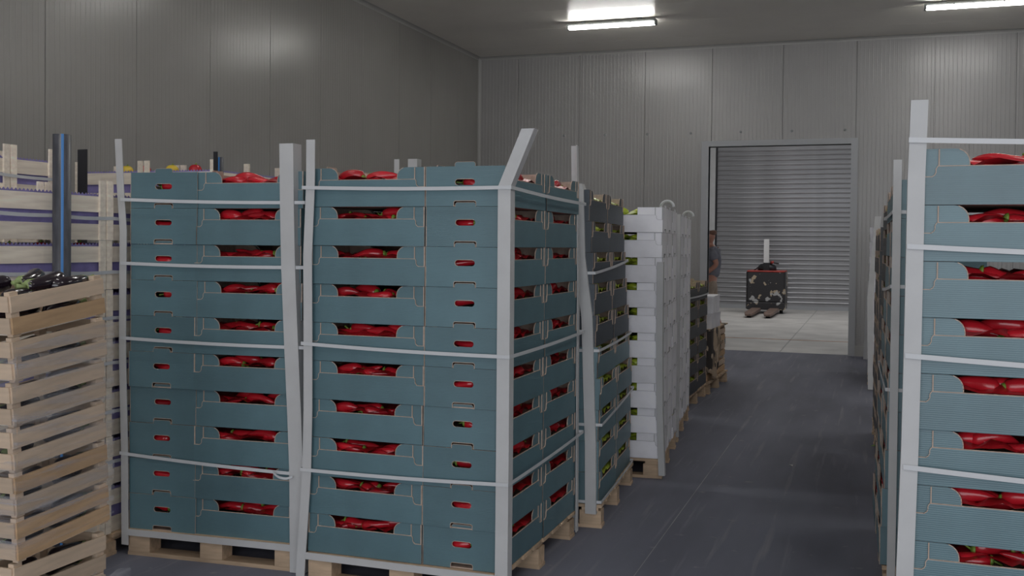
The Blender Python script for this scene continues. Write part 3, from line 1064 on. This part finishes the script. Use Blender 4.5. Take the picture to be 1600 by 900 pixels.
def crate_meshes(L, W, H, style):
    k = (L, W, H, style)
    if k in CR:
        return CR[k]
    d = {}
    if style == 'flat':                        # purple-lined fruit crates: two wide boards per side
        sh, zs, pw, pt = 0.083, (0.001, 0.146), 0.042, 0.030
        top = H + 0.022
    else:                                      # eggplant crates: narrow slats
        sh, zs, pw, pt = 0.062, (0.010, 0.092), 0.040, 0.026
        top = H
    st = 0.008
    d['long'] = [MB().box((-L / 2, -st, 0), (L / 2, 0, sh)).mesh('slat', [mm]) for mm in ('crate_wood' if style == 'flat' else 'crate_wood_warm', 'crate_wood_orange')]
    d['short'] = MB().box((-W / 2 + st, -st, 0), (W / 2 - st, 0, sh * 0.95)).mesh('slat', ['crate_wood' if style == 'flat' else 'crate_wood_warm'])
    d['post'] = MB().box((-pt / 2, -pw / 2, 0), (pt / 2, pw / 2, top)).mesh('corner_block', ['crate_wood' if style == 'flat' else 'crate_wood_warm'])
    d['post_tall'] = MB().box((-pt / 2, -pw / 2, 0), (pt / 2, pw / 2, H + 0.075)).mesh('corner_block', ['crate_wood'])
    d['floor'] = MB().box((-L / 2 + 0.01, -W / 2 + 0.01, 0.004), (L / 2 - 0.01, W / 2 - 0.01, 0.012)).mesh('base_board', ['crate_wood'])
    d['zs'] = zs
    d['pp'] = (pw, pt, st)
    # liner with pinked upper edge
    m = MB()
    for (ax, ay), (bx, by) in (((-1, -1), (1, -1)), ((1, -1), (1, 1)), ((1, 1), (-1, 1)), ((-1, 1), (-1, -1))):
        hx, hy = L / 2 - 0.008 - st * 0, W / 2 - 0.014
        A, B = Vector((ax * hx, ay * hy, 0)), Vector((bx * hx, by * hy, 0))
        n = int((B - A).length / 0.012) // 2 * 2
        k0 = len(m.v)
        for i in range(n + 1):
            p = A.lerp(B, i / n)
            bulge = 0.004 * sin(i * 0.4)
            zt = zs[1] + sh + (0.018 if i % 2 else 0.006)
            m.v.append((p.x, p.y, 0.014))
            m.v.append((p.x * (1 - bulge), p.y * (1 - bulge), zt))
        for i in range(n):
            m.face([k0 + 2 * i, k0 + 2 * i + 2, k0 + 2 * i + 3, k0 + 2 * i + 1])
    d['liner'] = m.mesh('paper_liner', ['liner_purple'])
    CR[k] = d
    return d


def crate(L, W, H, style, M, label, group, mats=(0, 0), tall=False):
    d = crate_meshes(L, W, H, style)
    t = empty('wooden_crate')
    t.matrix_world = M
    pw, pt, st = d['pp']
    for i, z in enumerate(d['zs']):
        link('slat', d['long'][mats[i]], t, (0, -W / 2 + st, z))
        link('slat', d['long'][mats[i]], t, (0, W / 2, z))
        link('slat', d['short'], t, (-L / 2 + 0.001, 0, z + 0.003), (0, 0, -pi / 2))
        link('slat', d['short'], t, (L / 2 - 0.001, 0, z + 0.003), (0, 0, pi / 2))
    for sx in (-1, 1):
        for sy in (-1, 1):
            if style == 'flat':
                link('corner_block', d['post_tall' if tall else 'post'], t, (sx * (L / 2 - pw / 2), sy * (W / 2 + 0.006), 0), (0, 0, pi / 2)).scale = (0.4, 1, 1)
            else:
                link('corner_block', d['post'], t, (sx * (L / 2 - pw / 2 - 0.004), sy * (W / 2 - st - pt / 2), 0), (0, 0, pi / 2))
    link('base_board', d['floor'], t)
    if style == 'flat':
        link('paper_liner', d['liner'], t)
    tag(t, label, 'crate', group)
    return t


def round_pepper(matname, loc, r, label, group):
    m = MB()
    n = 12
    pts, rad = [], []
    for i in range(9):
        a = -pi / 2 + pi * i / 8
        pts.append((0, 0, r * 0.85 * sin(a)))
        rad.append(max(0.003, r * cos(a) ** 0.8) * (0.55 if i in (0,) else 1))
    # lobed outline
    k = len(m.v)
    for i, p in enumerate(pts):
        for j in range(n):
            t = 2 * pi * j / n
            q = rad[i] * (1 + 0.07 * cos(4 * t))
            m.v.append((q * cos(t), q * sin(t), p[2] - (0.15 * r if i == 8 else 0)))
    for i in range(8):
        for j in range(n):
            m.face([i * n + j, i * n + (j + 1) % n, (i + 1) * n + (j + 1) % n, (i + 1) * n + j])
    o = m.build('bell_pepper', matname, None, True)
    o.location = loc
    tag(o, label, 'pepper', group)
    st = MB().tube([(0, 0, r * 0.6), (0, 0.003, r * 0.85), (0.006, 0.008, r * 1.0)], [0.008, 0.006, 0.007], 6).build('stem', 'pepper_stem', o, True)


# L2: purple-lined crates beside the eggplants, long boards facing the aisle
H2 = 0.262
G2 = 'purple-lined crates behind the eggplants'
for k in range(7):
    i = 6 - k
    for yc, wd, j in ((4.06, 'left-hand column', 0), (4.87, 'right-hand column', 1)):
        M = Matrix.Translation((-3.84 - 0.20 + random.uniform(-0.004, 0.004), yc, 0.112 + k * H2)) @ Matrix.Rotation(pi / 2, 4, 'Z')
        crate(0.80, 0.40, H2 - 0.024, 'flat', M, 'purple-lined wooden crate, %s, %s behind the eggplants' % (ordn(i, 7), wd), G2, tall=(i == 0))
        if j == 0 and i in (1, 2, 3):
            for q, (yy, col) in enumerate(((3.86, 'red_pepper'), (4.06, 'red_pepper'), (4.20, 'red_pepper'), (4.33, 'red_pepper'))):
                round_pepper(col, (-3.84 - 0.075, yy + 0.03 * i, 0.112 + k * H2 + 0.205 + 0.006 * (q % 2)), 0.047,
                             '%s red pepper in the purple-lined crate %s behind the eggplants' % (SIDEWORD[4][q], ordn(i, 7)), 'peppers in purple-lined crates')
pallet((-4.24, 3.66, 0), 0, 0.43, 1.64, 'wooden pallet under the purple-lined crates behind the eggplants', hgt=0.112)
for i, z in enumerate((1.80, 1.515, 1.27, 1.03, 0.77, 0.50)):
    strap([(-3.822, 3.62, z + 0.012), (-3.822, 4.1, z + 0.004), (-3.822, 4.5, z), (-3.822, 5.0, z)],
          'pale band, %s, across the crates behind the eggplants' % (['top', 'second from top', 'third from top', 'fourth from top', 'fifth from top', 'lowest'][i]), closed=False, width=0.018)
# L3: taller stack farther left
G3 = 'purple-lined crates at the far left'
for k in range(8):
    i = 7 - k
    for yc, wd in ((4.37, 'left'), (4.83 + 0.12, 'right')):
        LL = 0.80 if wd == 'left' else 0.34
        M = Matrix.Translation((-4.80 - 0.20, 4.37 if wd == 'left' else 4.952, 0.095 + k * H2)) @ Matrix.Rotation(pi / 2, 4, 'Z')
        crate(LL, 0.40, H2 - 0.024, 'flat', M, 'purple-lined crate, %s, %s column, tall far-left stack' % (ordn(i, 8), wd), G3, tall=(i == 0))
pallet((-5.2, 3.95, 0), 0, 0.42, 1.2, 'wooden pallet under the tall far-left crates', hgt=0.095)
strap([(-4.782, 3.95, 2.085), (-4.782, 4.55, 2.07), (-4.782, 5.12, 2.055)], 'pale band across the tall far-left crates', closed=False, width=0.018)
# L4: crates behind the teal stack
G4 = 'purple-lined crates behind the teal stack'
for k in range(8):
    i = 7 - k
    for (xc, yc, r, wd) in ((-5.26, 6.36, 0, 'front left'), (-4.645, 6.36, 0, 'front right'), (-4.645, 6.78, 0, 'middle right'), (-4.645, 7.20, 0, 'rear right')):
        M = Matrix.Translation((xc, yc, 0.112 + k * H2)) @ Matrix.Rotation(r, 4, 'Z')
        crate(0.60, 0.40, H2 - 0.024, 'flat', M, 'purple-lined crate, %s, %s column, stack behind the teal cartons' % (ordn(i, 8), wd), G4, tall=(i == 0))
pallet((-5.56, 6.15, 0), 0, 1.22, 1.25, 'wooden pallet under the crates behind the teal stack', hgt=0.112)
for (x, y, col, lab) in ((-5.22, 6.30, 'yellow_pepper', 'yellow pepper at the left of the crate tops behind the teal stack'),
                         (-5.06, 6.30, 'red_pepper', 'red pepper beside the left yellow one on the crate tops'),
                         (-4.82, 6.30, 'yellow_pepper', 'large yellow pepper in the middle of the crate tops behind teal stack'),
                         (-4.62, 6.30, 'red_pepper', 'red pepper right of the large yellow one on the crate tops'),
                         (-4.42, 7.15, 'red_pepper', 'red pepper in the rear crate behind the teal stack'),
                         ):
    round_pepper(col, (x, y, 0.112 + 8 * H2 - 0.012), 0.05, lab, 'peppers on the crate tops')
round_pepper('red_pepper', (-4.87, 4.46, 0.095 + 8 * H2 - 0.012), 0.05, 'red pepper showing above the tall far-left crates', 'peppers on the crate tops')

# black square rails standing at the crate corners
for x0, y0, z1, wd, lab in ((-4.80, 5.33, 2.262, 0.075, 'black corner rail right of the blue-striped pipe'),
                            (-4.77, 5.135, 2.20, 0.022, 'narrow black rail just left of the blue-striped pipe'),
                            (-4.345, 6.128, 2.310, 0.034, 'tilted black rail at the corner of the crates behind teal stack')):
    post([(x0, y0, 0.0), (x0, y0, z1 - 0.4), (x0, y0, z1)], X, Y_, wd, lab, name='corner_rail', matname='black_plastic')
o = MB().tube([(-4.285, 6.13, 0.0), (-4.285, 6.13, 2.27)], 0.020, 12)
p = tag(o.build('pipe', 'pipe_black', None, True), 'thin black pipe with blue stripe behind the teal stack', 'pipe')
MB().box((-4.291, 6.1085, 0.0), (-4.280, 6.1105, 2.27)).build('stripe', 'pipe_blue', p)
# striped water pipe before the crates
px, py = -3.765, 4.075
m = MB()
nn_ = 20
for z in (0.0, 2.20):
    for r in (0.043, 0.038):
        for j in range(nn_):
            m.v.append((px + r * cos(2 * pi * j / nn_), py + r * sin(2 * pi * j / nn_), z))
for j in range(nn_):
    k = (j + 1) % nn_
    m.face([j, k, 2 * nn_ + k, 2 * nn_ + j])
    m.face([nn_ + k, nn_ + j, 3 * nn_ + j, 3 * nn_ + k])
    m.face([2 * nn_ + j, 2 * nn_ + k, 3 * nn_ + k, 3 * nn_ + j])
    m.face([k, j, nn_ + j, nn_ + k])
pp = tag(m.build('pipe', 'pipe_black', None, True), 'thick black plastic pipe with blue stripe before the crates', 'pipe')
a0 = math.atan2(-py, -px) + 0.05
m = MB()
for z in (0.0, 2.20):
    for r in (0.0425, 0.0440):
        for da in (-0.14, 0.0, 0.14):
            m.v.append((px + r * cos(a0 + da), py + r * sin(a0 + da), z))
for q in ((3, 4, 10, 9), (4, 5, 11, 10), (0, 3, 9, 6), (5, 2, 8, 11), (0, 1, 4, 3), (1, 2, 5, 4), (6, 7, 10, 9), (7, 8, 11, 10)):
    m.face(q)
m.build('stripe', 'pipe_blue', pp)

# ------------------------------------------------------------------ eggplant crates
EH, EL, EW = 0.170, 0.49, 0.34
EX, EY = -3.0, 3.03
GE = 'eggplant crates at the left edge'


def eggplant_mesh(seed, L, R):
    m = MB()
    pts, rad = [], []
    for i in range(13):
        s = i / 12
        x = -L / 2 + L * s
        r = R * (0.50 + 0.5 * s ** 0.8) * math.sqrt(max(0.0, 1 - max(0, (s - 0.72) / 0.28) ** 2.2))
        if i == 12:
            r = 0.003
        pts.append((x, 0.02 * sin(s * pi) * (1 if seed % 2 else -1), 0.0))
        rad.append(max(r, 0.003))
    m.tube(pts, rad, 14)
    return m.mesh('eggplant', ['eggplant'], True)


def egg_cap(L, R, seed):
    m = MB()
    x = -L / 2
    n = 10
    k = 0
    rows = [(x - 0.004, 0.010, 0), (x - 0.002, R * 0.52, 0), (x + 0.022, R * 0.66, 0.022)]
    for i, (xx, r, z) in enumerate(rows):
        for j in range(n):
            t = 2 * pi * j / n
            e = z if (i == 2 and j % 2) else 0
            m.v.append((xx + e, r * cos(t), r * sin(t)))
    for i in range(2):
        for j in range(n):
            m.face([i * n + j, i * n + (j + 1) % n, (i + 1) * n + (j + 1) % n, (i + 1) * n + j])
    m.face(list(range(n)))
    m.tube([(x, 0, 0), (x - 0.02, 0.004, 0.004), (x - 0.042, 0.012, 0.01)], [0.009, 0.007, 0.009], 7)
    return m.mesh('stalk_cap', ['eggplant_cap'], True)


EGG = [(eggplant_mesh(i, L, R), egg_cap(L, R, i)) for i, (L, R) in enumerate([(0.23, 0.043), (0.20, 0.038), (0.25, 0.036)])]


def eggplant(M, label, i, group='eggplants'):
    me, cp = EGG[i % 3]
    o = link('eggplant', me)
    o.matrix_world = M
    tag(o, label, 'eggplant', group)
    link('stalk_cap', cp, o)


def ecrate_M(k):
    """k = 0 lowest"""
    if k < 2:
        return Matrix.Translation((EX - EW / 2 - 0.012, EY + EL / 2 - 0.004, 0.125 + k * EH)) @ Matrix.Rotation(pi / 2, 4, 'Z')
    tilt = radians(4.2 + 0.45 * (k - 2))
    # near edge sits low, far edge is propped up
    off = Matrix.Translation((EX - EW / 2 + random.uniform(-0.006, 0.006), EY, 0.125 + k * EH + 0.004))
    return off @ Matrix.Rotation(tilt, 4, 'X') @ Matrix.Translation((0, EL / 2 - 0.012 * (k - 2) * 0.3, 0)) @ Matrix.Rotation(pi / 2, 4, 'Z')


NE = 8
cols = [(0, 0), (0, 0), (1, 1), (0, 1), (0, 0), (0, 0), (0, 0), (1, 0)]
for k in range(NE):
    i = NE - 1 - k
    M = ecrate_M(k)
    crate(EL, EW, EH - 0.002, 'slat', M, 'eggplant crate of pale slats, %s of the film-wrapped stack at left edge' % ordn(i, NE), GE, cols[k])
    if k == NE - 1:
        break
    for q, (dx, rz_) in enumerate(((-0.118, 0.0), (0.118, pi))):
        for zz, row in ((0.052, 'lower'), (0.115, 'upper')):
            Mi = M @ Matrix.Translation((dx, -EW / 2 + 0.085 + 0.02 * (row == 'lower'), zz)) @ Matrix.Rotation(rz_ + random.uniform(-0.05, 0.05), 4, 'Z') @ Matrix.Scale(0.78, 4)
            eggplant(Mi, '%s %s eggplant behind the slats of the crate %s' % (row, 'near' if q == 0 else 'far', ordn(i, NE)), q + k, 'eggplants inside the crates')
MT = ecrate_M(NE - 1)
for q, (dx, dy, dz, rz_, lab) in enumerate((
        (0.03, -0.07, 0.165, 0.18, 'big glossy eggplant on top of the crates'),
        (0.11, -0.108, 0.152, pi + 0.0, 'long eggplant along the far slat of the top crate'),
        (-0.10, -0.105, 0.138, pi + 0.08, 'eggplant at the near corner of the top crate'),
        (0.05, 0.03, 0.172, 0.5, 'eggplant behind the big one on the crates'),
        (-0.08, 0.075, 0.165, 0.1, 'eggplant at the left edge on the top crate'),
        (0.12, 0.10, 0.11, 1.4, 'eggplant deep at the back of the top crate'),
        (-0.08, -0.02, 0.065, 0.1, 'eggplant low in the near half of the top crate'),
        (0.08, -0.09, 0.055, pi + 0.05, 'eggplant low in the far half of the top crate'))):
    eggplant(MT @ Matrix.Translation((dx, dy, dz)) @ Matrix.Rotation(rz_, 4, 'Z'), lab, q, 'eggplants on the top crate')
pallet((EX - EW - 0.06, EY - 0.03, 0), 0, 0.46, 0.56, 'wooden pallet under the eggplant crates', hgt=0.122)

# stretch film round the eggplant crates
m = MB()
ny_, nz_ = 30, 30
for j in range(nz_ + 1):
    for i in range(ny_ + 1):
        s = i / ny_
        y = EY - 0.015 + s * (EL + 0.03)
        z0 = 0.50 + 0.04 * s + j / nz_ * (0.78 + 0.03 * s)
        x = EX + 0.012 + 0.002 * sin(z0 * 60 + 14 * s) + 0.001 * sin(z0 * 130 - 20 * s)
        m.v.append((x, y, z0))
for j in range(nz_):
    for i in range(ny_):
        a = j * (ny_ + 1) + i
        m.face([a, a + 1, a + ny_ + 2, a + ny_ + 1])
k0 = len(m.v)
for j in range(nz_ + 1):
    for i in range(11):
        s = i / 10
        z0 = 0.50 + j / nz_ * 0.78 - 0.02 * s
        m.v.append((EX + 0.012 - s * (EW + 0.02), EY - 0.018 + 0.003 * sin(z0 * 50 + 9 * s), z0))
for j in range(nz_):
    for i in range(10):
        a = k0 + j * 11 + i
        m.face([a, a + 1, a + 12, a + 11])
tag(m.build('stretch_film', 'stretch_film', None, True), 'wrinkled clear stretch film round the eggplant crates', 'film')
m = MB()
for j in range(13):
    for i in range(17):
        x, y = -3.0 + 0.16 * j / 12 + 0.0 * i, 3.0 + 0.62 * i / 16
        z = 0.30 - 0.22 * (j / 12) + 0.02 * sin(i * 1.3 + j) + 0.012 * sin(i * 2.9 - j * 1.7)
        m.v.append((x + 0.012, y, z))
for j in range(12):
    for i in range(16):
        a = j * 17 + i
        m.face([a, a + 1, a + 18, a + 17])
tag(m.build('loose_film', 'stretch_film', None, True), 'loose crumpled film hanging at the foot of the eggplant crates', 'film')

# ------------------------------------------------------------------ S6: camouflage-covered crates
G6 = 'camouflage-covered crates by the doorway'
RZ6 = -0.03
B6 = Matrix.Translation((-1.728, 11.84, 0)) @ Matrix.Rotation(RZ6, 4, 'Z')
pallet(tuple(B6 @ Vector((-0.82, 0, 0))), RZ6, 0.82, 1.30, 'wooden pallet under the camouflage-covered crates')
for k in range(3):
    i = 2 - k
    for v, wd in ((0.34, 'near'), (0.96, 'far')):
        M = B6 @ Matrix.Translation((-0.24, v, 0.146 + k * 0.19)) @ Matrix.Rotation(pi / 2, 4, 'Z')
        crate(0.60, 0.42, 0.186, 'slat', M, 'wooden crate, %s, %s end of the camouflage-covered pile' % (['top', 'middle', 'bottom'][i], wd), G6, (1, 0))
m = MB()
n1, n2 = 26, 18
prof_ = []
for i in range(n1 + 1):
    s = i / n1
    for j in range(n2 + 1):
        t = j / n2
        # runs across the front face, round the corner and half way along the aisle side
        d = s * 1.12
        zt = 0.74 - t * (0.50 - 0.10 * sin(s * 7) - 0.22 * max(0, s - 0.7) * 3)
        wv_ = 0.016 * sin(d * 22 + t * 3) * (0.3 + t)
        if d < 0.48:
            p = Vector((-0.50 + d, 0.018 - abs(wv_), zt))
        else:
            p = Vector((0.002 + abs(wv_), d - 0.46, zt))
        m.v.append(tuple(B6 @ p))
for i in range(n1):
    for j in range(n2):
        a = i * (n2 + 1) + j
        m.face([a, a + 1, a + n2 + 2, a + n2 + 1])
cl = m.build('camouflage_cloth', 'camouflage', None, True)
md = cl.modifiers.new('thickness', 'SOLIDIFY')
md.thickness = 0.004
tag(cl, 'camouflage cloth hung over the crates by the doorway', 'cloth')
MB().box((-0.50, 0.02, 0.722), (0.0, 1.27, 0.735)).build('cloth_top', 'camouflage', cl).matrix_world = B6
for k, (h, lab) in enumerate(((0.18, 'lower white box on the camouflage-covered crates'), (0.20, 'upper white box on the camouflage-covered crates'))):
    t = MB()
    t.box((-0.40, -0.30, 0), (0.0, 0.30, h - 0.03), 0).box((-0.405, -0.305, h - 0.03), (0.005, 0.305, h - 0.004), 0)
    o = t.build('foam_box', 'carton_white')
    o.matrix_world = B6 @ Matrix.Translation((-0.01, 0.46 + 0.02 * k, 0.737 + k * 0.18)) @ Matrix.Rotation(0.05 * k, 4, 'Z')
    tag(o, lab, 'box', 'white boxes on the camouflage pile')
    MB().box((-0.25, -0.308, h * 0.5), (-0.15, -0.300, h * 0.62)).build('grip', 'kraft_white', o)

# ------------------------------------------------------------------ pallet truck
tx, ty = -2.545, 27.0
tr = empty('pallet_truck', (tx, ty, 0))


def bev(o, w=0.02, seg=2):
    b = o.modifiers.new('bevel', 'BEVEL')
    b.width, b.segments = w, seg
    return o


bev(MB().box((-0.46, 0, 0.30), (0.46, 0.75, 1.06)).build('body', 'truck_paint', tr), 0.02)
bev(MB().box((-0.47, -0.01, 1.06), (0.47, 0.77, 1.10)).build('top_rim', 'truck_red', tr), 0.012)
bev(MB().box((-0.47, -0.03, 0.10), (0.47, 0.75, 0.295)).build('skirt', 'truck_paint', tr), 0.02)
for sx in (-1, 1):
    MB().box((sx * 0.475 - 0.012, 0.0, 0.12), (sx * 0.475 + 0.012, 0.75, 1.06)).build('side_trim', 'truck_paint', tr)
    f = MB()
    a, b = sx * 0.225 - 0.115, sx * 0.225 + 0.115
    prof_ = [(0.0, 0.06, 0.15), (-1.55, 0.06, 0.13), (-1.85, 0.05, 0.10)]
    for (yy, z0, z1), (q0, q1) in zip(prof_, ((0, 0), (0, 0), (0.04, -0.04))):
        f.v += [(a + q0, yy, z0), (b + q1, yy, z0), (b + q1, yy, z1), (a + q0, yy, z1)]
    for i in range(2):
        for j in range(4):
            f.face([i * 4 + j, i * 4 + (j + 1) % 4, i * 4 + 4 + (j + 1) % 4, i * 4 + 4 + j])
    f.face([0, 1, 2, 3])
    f.face([11, 10, 9, 8])
    fk = bev(f.build('fork', 'fork_steel', tr), 0.015)
    MB().tube([(sx * 0.225 - 0.05, -1.62, 0.04), (sx * 0.225 + 0.05, -1.62, 0.04)], 0.04, 14).build('wheel', 'black_plastic', fk, True)
    MB().tube([(sx * 0.36 - 0.04, 0.45, 0.075), (sx * 0.36 + 0.04, 0.45, 0.075)], 0.075, 16).build('drive_wheel', 'black_plastic', tr, True)
hub = MB()
hub.tube([(0, 0.35, 1.10), (0, 0.35, 1.20), (0, 0.35, 1.26), (0, 0.35, 1.29)], [0.24, 0.23, 0.17, 0.06], 18, sq=0.8)
hub.build('drive_hub', 'black_plastic', tr, True)
MB().box((-0.07, 0.08, 1.10), (0.07, 0.18, 1.30)).build('column_foot', 'black_plastic', tr)
bev(MB().box((-0.062, 0.10, 1.28), (0.062, 0.17, 1.90)).build('mast', 'mast_grey', tr), 0.008)
for sx in (-1, 1):
    MB().box((sx * 0.058 - 0.008, 0.09, 1.28), (sx * 0.058 + 0.008, 0.10, 1.89)).build('mast_edge', 'mast_grey', tr)
MB().tube([(0.06, 0.3, 1.27), (0.16, 0.25, 1.30), (0.30, 0.2, 1.28)], [0.022, 0.02, 0.018], 8).build('tiller', 'black_plastic', tr, True)
MB().tube([(0.10, 0.24, 1.30), (0.17, 0.22, 1.32)], 0.035, 10).build('red_button', 'truck_red', tr, True)
MB().tube([(-0.32, 0.3, 1.10), (-0.22, 0.2, 1.17), (-0.08, 0.15, 1.14), (0.1, 0.15, 1.11)], 0.014, 6).build('cable', 'black_plastic', tr, True)
tag(tr, 'worn black pallet truck with red rim before the roller shutter', 'pallet truck')

# ------------------------------------------------------------------ person behind the doorway
PX, PY, PZ = -2.575, 17.68, 0.15
tag(bev(MB().box((-3.0, 17.40, 0.02), (-2.35, 17.96, 0.15)).build('step_platform', 'black_plastic'), 0.01),
    'low black platform the person stands on behind the doorway', 'platform')


def skinned(name, verts, edges, radii, matname, parent=None, sub=2, root=0):
    me = bpy.data.meshes.new(name)
    me.from_pydata(verts, edges, [])
    o = link(name, me, parent)
    me.materials.append(MATS[matname])
    sk = o.modifiers.new('skin', 'SKIN')
    lay = me.skin_vertices[0].data
    for i, r in enumerate(radii):
        lay[i].radius = r if hasattr(r, '__len__') else (r, r)
        lay[i].use_root = (i == root)
    sk.use_smooth_shade = True
    ss = o.modifiers.new('sub', 'SUBSURF')
    ss.levels = ss.render_levels = sub
    return o


# faces -x (walks to the left), left side towards the camera
V = [(0, 0, 0.98), (0.01, 0, 1.12), (0.035, 0, 1.30), (0.02, 0, 1.47), (-0.02, 0, 1.55), (-0.035, 0, 1.60),       # 0-5 spine, neck
     (-0.045, 0, 1.67), (-0.04, 0, 1.75), (-0.03, 0, 1.81),                                                         # 6-8 head
     (0.03, -0.19, 1.46), (0.13, -0.22, 1.24), (-0.06, -0.22, 1.08), (-0.14, -0.21, 1.05),                           # 9-12 left arm
     (0.03, 0.19, 1.46), (-0.04, 0.22, 1.20), (-0.20, 0.20, 1.06), (-0.27, 0.19, 1.05),                              # 13-16 right arm
     (0.0, -0.09, 0.92), (-0.09, -0.10, 0.52), (0.04, -0.10, 0.10), (0.03, -0.10, 0.045), (-0.13, -0.10, 0.035),    # 17-21 left leg
     (0.0, 0.09, 0.92), (0.04, 0.10, 0.50), (0.18, 0.10, 0.12), (0.18, 0.10, 0.045), (0.03, 0.10, 0.035)]           # 22-26 right leg
Ed = [(0, 1), (1, 2), (2, 3), (3, 4), (4, 5), (5, 6), (6, 7), (7, 8), (3, 9), (9, 10), (10, 11), (11, 12), (3, 13), (13, 14), (14, 15), (15, 16),
      (0, 17), (17, 18), (18, 19), (19, 20), (20, 21), (0, 22), (22, 23), (23, 24), (24, 25), (25, 26)]
Rd = [0.12, 0.115, 0.125, 0.11, 0.066, 0.062, 0.112, 0.120, 0.085, 0.06, 0.047, 0.036, 0.03, 0.06, 0.047, 0.036, 0.03,
      0.085, 0.058, 0.04, 0.04, 0.032, 0.085, 0.058, 0.04, 0.04, 0.032]
person = skinned('person', V, Ed, Rd, 'skin')
person.location = (PX, PY, PZ)
tag(person, 'person in grey shirt and beige shorts partly hidden behind the left door jamb', 'person')
skinned('shirt', [(0.0, 0, 1.00), (0.01, 0, 1.12), (0.038, 0, 1.30), (0.025, 0, 1.47), (0.0, 0, 1.52), (0.03, -0.19, 1.46), (0.10, -0.215, 1.30), (0.03, 0.19, 1.46), (0.0, 0.21, 1.30)],
        [(0, 1), (1, 2), (2, 3), (3, 4), (3, 5), (5, 6), (3, 7), (7, 8)], [0.15, 0.15, 0.16, 0.145, 0.085, 0.09, 0.08, 0.09, 0.08], 'shirt_grey', person)
skinned('shorts', [(0, 0, 1.0), (0.005, 0, 0.93), (0.0, -0.095, 0.88), (-0.075, -0.10, 0.56), (0.0, 0.095, 0.88), (0.035, 0.10, 0.55)],
        [(0, 1), (1, 2), (2, 3), (1, 4), (4, 5)], [0.135, 0.135, 0.105, 0.09, 0.105, 0.09], 'shorts_beige', person)
skinned('hair', [(0.005, 0, 1.71), (-0.01, 0, 1.77), (-0.02, 0, 1.82)], [(0, 1), (1, 2)], [0.095, 0.118, 0.095], 'hair', person)
for sy in (-1, 1):
    e = MB().tube([(-0.03, sy * 0.088, 1.675), (-0.03, sy * 0.098, 1.71), (-0.025, sy * 0.092, 1.735)], [0.012, 0.02, 0.012], 8)
    e.build('ear', 'skin', person, True)
    for q in range(4):
        bx, bz = (-0.15, 1.045) if sy < 0 else (-0.28, 1.045)
        yb = (-0.21 if sy < 0 else 0.19) + (q - 1.5) * 0.018
        L_ = (0.075, 0.085, 0.08, 0.062)[q]
        MB().tube([(bx, yb, bz), (bx - L_ * 0.5, yb, bz - 0.004), (bx - L_ * 0.85, yb, bz - 0.022)], [0.0095, 0.009, 0.007], 7).build('finger', 'skin', person, True)
    bx = -0.13 if sy < 0 else -0.26
    yb = (-0.21 if sy < 0 else 0.19) - sy * 0.03
    MB().tube([(bx, yb, 1.05), (bx - 0.03, yb - sy * 0.018, 1.055), (bx - 0.06, yb - sy * 0.02, 1.05)], [0.012, 0.010, 0.008], 7).build('thumb', 'skin', person, True)
MB().tube([(-0.12, 0, 1.735), (-0.155, 0, 1.70), (-0.135, 0, 1.685)], [0.008, 0.016, 0.010], 8).build('nose', 'skin', person, True)
for sy in (-1, 1):
    MB().tube([(-0.122, sy * 0.033, 1.735), (-0.136, sy * 0.033, 1.735)], [0.011, 0.006], 8).build('eye', 'hair', person, True)
MB().tube([(-0.128, -0.022, 1.652), (-0.136, 0, 1.650), (-0.128, 0.022, 1.652)], 0.006, 6).build('mouth', 'truck_red', person, True)

# ------------------------------------------------------------------ fallen leaf bits on the floor
for i, (x, y, lab) in enumerate(((0.02, 9.3, 'green leaf scrap on the floor by the right-hand stacks'), (-0.55, 8.2, 'small pale scrap on the aisle floor'))):
    m = MB()
    m.v = [(0, 0, 0.004), (0.02, 0.012, 0.012), (0.05, 0.004, 0.006), (0.022, -0.014, 0.010), (0.0, 0, 0.001), (0.02, 0.012, 0.009), (0.05, 0.004, 0.003), (0.022, -0.014, 0.007)]
    for q in ((0, 1, 2, 3), (7, 6, 5, 4), (0, 1, 5, 4), (1, 2, 6, 5), (2, 3, 7, 6), (3, 0, 4, 7)):
        m.face(q)
    o = m.build('leaf_scrap', 'leaf' if i == 0 else 'post_white')
    o.location = (x, y, 0)
    o.rotation_euler = (0, 0, i * 2.1)
    tag(o, lab, 'scrap')
